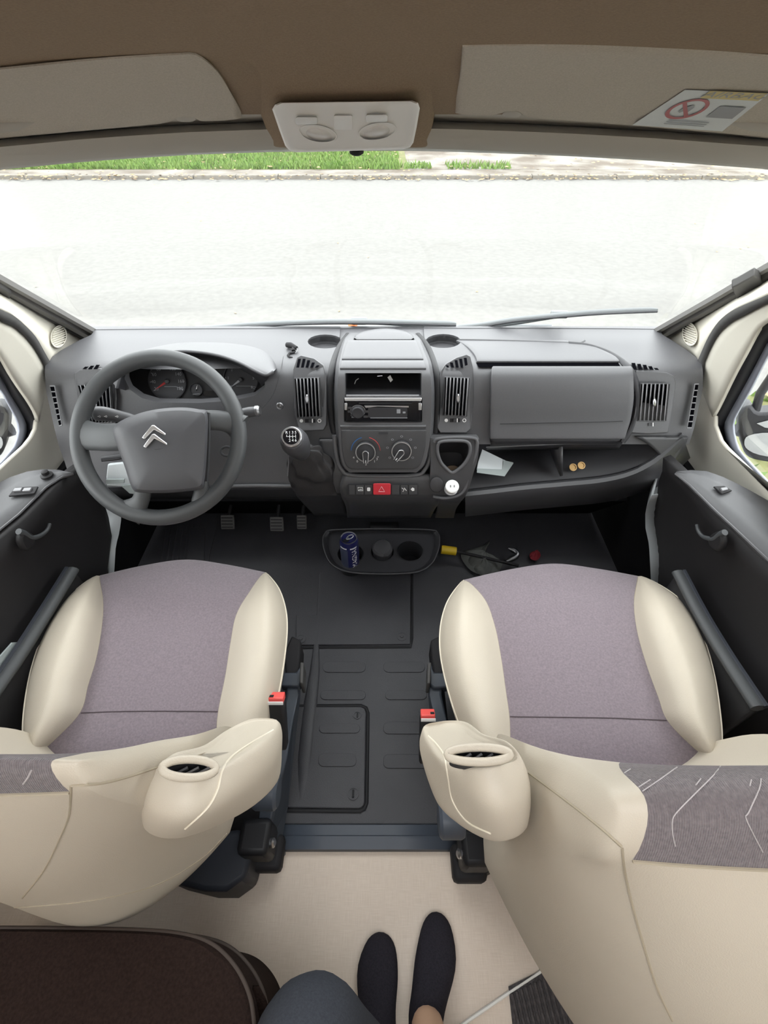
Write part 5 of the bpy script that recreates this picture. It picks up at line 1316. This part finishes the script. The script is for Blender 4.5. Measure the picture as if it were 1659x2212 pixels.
prism('tab_plate', [cb_+Vector((rot2(x, y, .7)[0]+.001, rot2(x, y, .7)[1]+.002, zt+.001)) for x, y in circ(-.006, 0, .006, .005, 12)], (0, 0, .0012), 'chrome', can)
def onc(a, z, r=.0329): return cb_+Vector((r*math.sin(a), -r*math.cos(a), z))
grid('grey_panel', [[onc(lerp(-1.15, -.12, i/10), z) for i in range(11)] for z in (.020, .06, .10, ch_-.032)], 'can_grey', can)
for a0, a1 in ((-1.0, -.2), (.15, .95)):
    grid('white_band', [[onc(lerp(a0, a1, i/8), z) for i in range(9)] for z in (ch_-.028, ch_-.022)], 'white_print', can)
# lettering climbing the can: MAGNA, letters on a curved wall
def can_text(s, a_mid, z0, size):
    cu = text('lettering', s, (0, 0, 0), (1, 0, 0), (0, 1, 0), size, 'white_print', None)
    me = cu.data
    off = W[cu.name]
    for v in me.vertices:
        x, y = v.co.x+off.x, v.co.y+off.y        # x runs up the can, y runs across
        v.co = onc(a_mid-y/.0329, z0+x, .0331)-W[can.name]
    cu.parent = can; cu.location = (0, 0, 0); W[cu.name] = W[can.name]
can_text('MAGNA', .62, .070, .026)
# yellow-handled tool with rod, rag, red cloth
tool = empty('steering_lock', pz(970, 1190, .05), 'yellow handled steel bar lying beside the floor console', 'tool')
tube('grip', [pz(953, 1187, .06), pz(985, 1191, .055)], .017, 'yellow', tool, n=14)
tube('rod', [pz(985, 1191, .055), pz(1040, 1203, .05), pz(1120, 1222, .04)], .006, 'soft_black', tool, n=8)
tube('hook', smoothpl([pz(1098, 1184, .05), pz(1112, 1190, .05), pz(1118, 1198, .05), pz(1110, 1206, .045), pz(1094, 1212, .04)], 14), [.005, .008]+[.010]*10+[.008, .005], 'grey_metal', tool, n=8)
rg = empty('rag', pz(1050, 1205, .03), 'crumpled dark grey rag under the yellow handled bar', 'cloth')
def crump(name, poly, z, h, m_, parent):
    P = smoothpl([pz(x, y, z) for x, y in poly], 30, closed=True); c_ = sum(P, Vector((0, 0, 0)))/30
    rings = []
    for k in range(5):
        t = k/4
        rings.append([p.lerp(c_, t*.95)+Vector((0, 0, h*math.sin(t*1.4)+random.uniform(-.012, .012)*(1 if k else 0))) for p in P])
    return loft(name, rings, m_, parent, cap0=False, sub=1)
crump('rag_cloth', [(995, 1195), (1040, 1180), (1060, 1168), (1048, 1195), (1085, 1212), (1070, 1240), (1020, 1235)], .012, .03, 'rag_grey', rg)
crump('rag_fold', [(1010, 1200), (1055, 1205), (1080, 1222), (1050, 1245), (1018, 1228)], .012, .04, 'rag_grey', rg)
rc_ = empty('red_cloth', pz(1156, 1201, .03), 'small red scrap on the passenger footwell floor', 'cloth')
crump('scrap', [(1145, 1195), (1158, 1190), (1168, 1199), (1160, 1210), (1146, 1207)], .02, .02, 'red_cloth', rc_)
# pedals and ribbed foot mat
for x, y, w, lb in ((492, 1128, 30, 'clutch'), (598, 1132, 30, 'brake'), (652, 1128, 22, 'accelerator')):
    z = .16
    pe = empty('pedal', pz(x, y, z), {'clutch': 'clutch pedal nearest the driver door', 'brake': 'brake pedal between the other two pedals', 'accelerator': 'narrow accelerator pedal nearest the gear console'}[lb], 'pedal', 'foot pedals')
    ax3 = (Vector((1, 0, 0)), Vector((0, .6, .8)), Vector((0, -.8, .6)))
    c_ = pz(x, y, z)
    box('pad', c_, w*.0017, .055, .012, 'rubber_grey', pe, ax=ax3, bev=.004)
    for k in range(4): box('tread', c_+ax3[1]*(-.018+.012*k)+ax3[2]*.007, w*.0014, .004, .004, 'soft_black', pe, ax=ax3)
    tube('arm', [c_-ax3[2]*.006, c_+Vector((0, .10, .03)), c_+Vector((0, .16, .16)), c_+Vector((0, .14, .32))], .008, 'black', pe, n=8)
fm = empty('foot_mat', pz(340, 1180, 0), 'black ribbed rubber mat in the driver footwell', 'mat')
zpatch('backing', [(245, 1130), (470, 1130), (450, 1215), (430, 1300), (220, 1300)], .001, .005, 'mat_rubber', fm)
for k in range(7):
    x = 352+k*12
    tube('rib', [pz(x+6, 1135, .006), pz(x, 1180, .006), pz(x-5, 1230, .006)], .004, 'mat_rubber', fm, n=6)
prism('heel_pad', [pz(x, y, .006) for x, y in ((410, 1140), (445, 1140), (440, 1230), (402, 1230))], (0, 0, .004), 'mat_rubber', fm, bev=.002)
# paper scraps in the driver door pocket
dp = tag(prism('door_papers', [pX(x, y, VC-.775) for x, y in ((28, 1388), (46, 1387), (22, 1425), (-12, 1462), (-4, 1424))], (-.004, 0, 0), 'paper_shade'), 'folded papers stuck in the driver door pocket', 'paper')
# ================================================================== bench cushion, person
bn = empty('bench_seat', (-.6, -.3, 0), 'dark brown upholstered bench cushion behind the driver seat', 'bench')
bc = [(-340, 1990), (-100, 2004), (100, 2006), (300, 2010), (400, 2020), (460, 2042), (505, 2085), (535, 2140), (548, 2200), (553, 2300), (550, 2420), (-340, 2420)]
Bq = smoothpl([pz(x, y, .45) for x, y in bc], 60, closed=True)
bcen = sum(Bq, Vector((0, 0, 0)))/60
def br(k, z, out=0): return [Vector((bcen.x+(p.x-bcen.x)*k, bcen.y+(p.y-bcen.y)*k, z)) for p in Bq]
loft('cushion', [br(.97, .33), br(1.0, .35), br(1.0, .435), br(.985, .452), br(.93, .462), br(.6, .468)], 'bench_brown', bn, ang=50)
tube('piping', [p+Vector((0, 0, .001)) for p in br(.992, .447)], .004, 'bench_piping', bn, n=8, closed=True)
tube('lower_piping', br(1.003, .345), .004, 'bench_piping', bn, n=8, closed=True)
loft('plinth', [br(.86, 0), br(.86, .335)], 'bench_brown', bn)
fl = [pz(x, y, z) for x, y, z in ((560, 2126, .42), (574, 2152, .42), (590, 2195, .41), (600, 2240, .40), (570, 2250, .40), (554, 2190, .41))]
prism('fabric_flap', fl, (-.012, .0, -.004), 'bench_brown', bn, bev=.003)

per = empty('person', (.02, -.10, 0), 'seated person in black socks and grey trousers', 'person')
def limb(name, pts, rs, m_, parent, n=16, sq=1.0):
    P = smoothpl([Vector(p) for p in pts], 4*(len(pts)-1)+1); R2 = []
    for i in range(len(P)):
        t = i/4; k = min(int(t), len(rs)-2); R2.append(lerp(rs[k], rs[k+1], t-k))
    return tube(name, P, R2, m_, parent, n=n, sq=sq, sub=1)
def foot(toe, ball, midp, ank, heel, nm):
    # loft of flattened rings from toe tip to ankle
    C_ = [toe, toe.lerp(ball, .18), toe.lerp(ball, .45), ball, ball.lerp(midp, .5), midp, midp.lerp(ank, .5), ank]
    Wd = [.010, .027, .037, .046, .044, .039, .036, .036]
    Hh = [.010, .020, .024, .029, .033, .040, .048, .052]
    rings = []
    for i, c in enumerate(C_):
        t = (C_[min(i+1, 7)]-C_[max(i-1, 0)]); t.z = 0; t.normalize()
        s_ = Vector((-t.y, t.x, 0))
        rings.append([Vector((c.x, c.y, Hh[i]*.95))+s_*Wd[i]*math.cos(a)+Vector((0, 0, Hh[i]*.95*math.sin(a))) for a in [2*math.pi*j/18 for j in range(18)]])
    return rings
fR = foot(pz(944, 1968, .02), pz(944, 2062, .03), pz(930, 2140, .05), pz(918, 2205, .06), None, 'r')
fL = foot(pz(829, 2013, .02), pz(815, 2092, .03), pz(815, 2170, .05), pz(818, 2245, .06), None, 'l')
def sock(rings, ankle_up, heel, low=False):
    # ankle tube added so the sock is one closed surface
    last = rings[-1]; c = sum(last, Vector((0, 0, 0)))/len(last)
    if low: return loft('sock', rings+[[Vector((p.x, p.y-.05, min(p.z, .075))) for p in last], [Vector((p.x*.4+c.x*.6, p.y-.09, min(p.z, .05))) for p in last]], 'sock', per, sub=1)
    up = [[p.lerp(c, .12)+Vector((0, -.03, .03)) for p in last], [c+(p-c)*.75+ankle_up for p in last]]
    return loft('sock', rings+up, 'sock', per, cap0=True, cap1=True, sub=1)
aR = sum(fR[-1], Vector((0, 0, 0)))/18; aL = sum(fL[-1], Vector((0, 0, 0)))/18
sock(fR, Vector((0, -.045, .06)), None, True); sock(fL, Vector((0, -.045, .07)), None)
# continuous lower body: legs and hips as one skin mesh
hipR = Vector((.12, -.62, .52)); hipL = Vector((-.12, -.62, .52)); pel = Vector((0, -.66, .56)); 
kneeR = Vector((.14, -.30, .50)); kneeL = Vector((-.115, -.075, .47))
ankR = pz(917, 2196, .088); ankL = aL+Vector((-.01, -.04, .06))
bmv = [pel, hipR, hipR.lerp(kneeR, .5), kneeR, kneeR.lerp(ankR, .4), ankR.lerp(kneeR, .15), ankR, hipL, hipL.lerp(kneeL, .5), kneeL, kneeL.lerp(ankL, .4), ankL.lerp(kneeL, .15), ankL, pel+Vector((0, -.03, .20)), pel+Vector((0, -.02, .40))]
ed = [(0, 1), (1, 2), (2, 3), (3, 4), (4, 5), (5, 6), (0, 7), (7, 8), (8, 9), (9, 10), (10, 11), (11, 12), (0, 13), (13, 14)]
rad_ = [.12, .085, .075, .055, .052, .034, .033, .085, .075, .055, .052, .034, .033, .13, .14]
me = bpy.data.meshes.new('body'); me.from_pydata([v-Vector((.02, -.10, 0)) for v in bmv], ed, []); me.materials.append(M['skin'])
body = link('body', me, Vector((.02, -.10, 0)), per)
sk = body.modifiers.new('skin', 'SKIN'); sb = body.modifiers.new('sub', 'SUBSURF'); sb.levels = 2; sb.render_levels = 2
for v_, r_ in zip(me.skin_vertices[0].data, rad_): v_.radius = (r_, r_)
me.skin_vertices[0].data[0].use_root = True
sk.use_smooth_shade = True
limb('trouser_leg', [hipR, hipR.lerp(kneeR, .5), kneeR, kneeR.lerp(ankR, .35), kneeR.lerp(ankR, .62)], [.115, .098, .078, .078, .075], 'trousers', per)
limb('trouser_leg', [hipL, hipL.lerp(kneeL, .5), kneeL+Vector((0, .0, .0)), kneeL.lerp(ankL, .4), kneeL.lerp(ankL, .8)], [.115, .098, .072, .078, .065], 'trousers', per)
limb('trouser_seat', [pel+Vector((-.14, 0, 0)), pel, pel+Vector((.14, 0, 0))], [.12, .15, .12], 'trousers', per)
limb('top', [pel+Vector((0, 0, .05)), pel+Vector((0, -.03, .22)), pel+Vector((0, -.02, .42))], [.17, .165, .15], 'trousers', per)

# ================================================================== bonnet, cowl, wipers, door mirrors (outside)
cw = empty('cowl', (VC, 1.5, .7), 'dark scuttle panel and white bonnet beyond the windscreen', 'bonnet')
grid('scuttle', [[Vector((x, y, z)) for x in (-.58, -.3, 0, .3, .52)] for y, z in ((1.37, .838), (1.42, .826), (1.50, .793))], 'wiper', cw, sol=.006)
grid('bonnet', [[Vector((VC+x, y-abs(x)**2*.12, z-abs(x)**2*.04)) for x in (-.9, -.6, -.3, 0, .3, .6, .9)] for y, z in ((1.48, .770), (1.60, .715), (1.85, .56), (2.0, .30), (2.05, -.2))], 'body_white', cw, sol=.01, sub=1)
for sgx in ((300, 705, 445, 712), (1125, 704, 1200, 712)):
    pass
for sx, lb in ((-1, 'left'), (1, 'right')):
    pass
def wiper(name, label, blade, arm, cap):
    w_ = empty(name, pw(*blade[0], -.02), label, 'wiper', 'windscreen wipers')
    f = lambda p: pw(p[0], p[1], -.022)
    tube('blade', smoothpl([f(p) for p in blade], 24), [.004]+[.008]*22+[.004], 'wiper', w_, n=8)
    tube('rubber_edge', smoothpl([pw(p[0], p[1]+4, -.012) for p in blade], 24), .003, 'seal_black', w_, n=6)
    tube('arm', smoothpl([pw(p[0], p[1], -.035) for p in arm], 16), .008, 'wiper', w_, n=8)
    c_ = pw(*cap, -.035)
    box('clip', c_, .05, .022, .02, 'wiper', w_, bev=.006)
wiper('wiper', 'windscreen wiper lying along the middle of the cowl', [(428, 711), (500, 705), (585, 699), (700, 695), (800, 695), (900, 697), (985, 699)], [(990, 707), (900, 701), (780, 694)], (776, 693))
wiper('wiper', 'windscreen wiper rising toward the passenger side', [(985, 708), (1040, 702), (1110, 691), (1200, 682), (1300, 674), (1420, 669)], [(1190, 706), (1060, 704), (1120, 695), (1205, 681)], (1208, 679))
prism('washer_lens', [pw(x, y, -.03) for x, y in circ(762, 708, 10, 4, 12)], WN*.01, 'amber', cw)
# mirrors
for sg, who in ((1, 'passenger'), (-1, 'driver')):
    mr_ = empty('door_mirror', (VC+sg*1.15, 1.15, .55), 'black door mirror outside the %s window' % who, 'mirror', 'door mirrors')
    nM = Vector((-sg*.36, -.93, .08)).normalized(); pM = pX(1690 if sg > 0 else -76, 950, sg*1.20)
    mm = lambda x, y, e=0: pP(x if sg > 0 else 1614-x, y, pM+nM*e, nM)
    prism('housing', smoothpl([mm(x, y) for x, y in ((1596, 905), (1604, 884), (1624, 878), (1642, 893), (1700, 890), (1770, 905), (1790, 950), (1780, 1010), (1700, 1004), (1650, 998), (1616, 988), (1602, 960))], 40, closed=True), -nM*.06, 'seal_black', mr_, bev=.008)
    prism('upper_glass', [mm(x, y, .002) for x, y in ((1634, 914), (1700, 897), (1760, 912), (1764, 932), (1700, 930), (1652, 923))], nM*.002, 'mirror_glass', mr_)
    prism('lower_glass', smoothpl([mm(x, y, .002) for x, y in ((1618, 940), (1660, 934), (1740, 942), (1768, 955), (1764, 990), (1700, 990), (1640, 982), (1612, 968), (1608, 952))], 24, closed=True), nM*.002, 'mirror_glass', mr_)
    tube('arm', [mm(1590, 925, -.03), mm(1606, 930, -.03), mm(1640, 934, -.03)], .022, 'seal_black', mr_, n=10)
    tube('strut', [mm(1632, 886, -.02), mm(1642, 850, -.02), mm(1690, 780, -.02)], .012, 'seal_black', mr_, n=8)
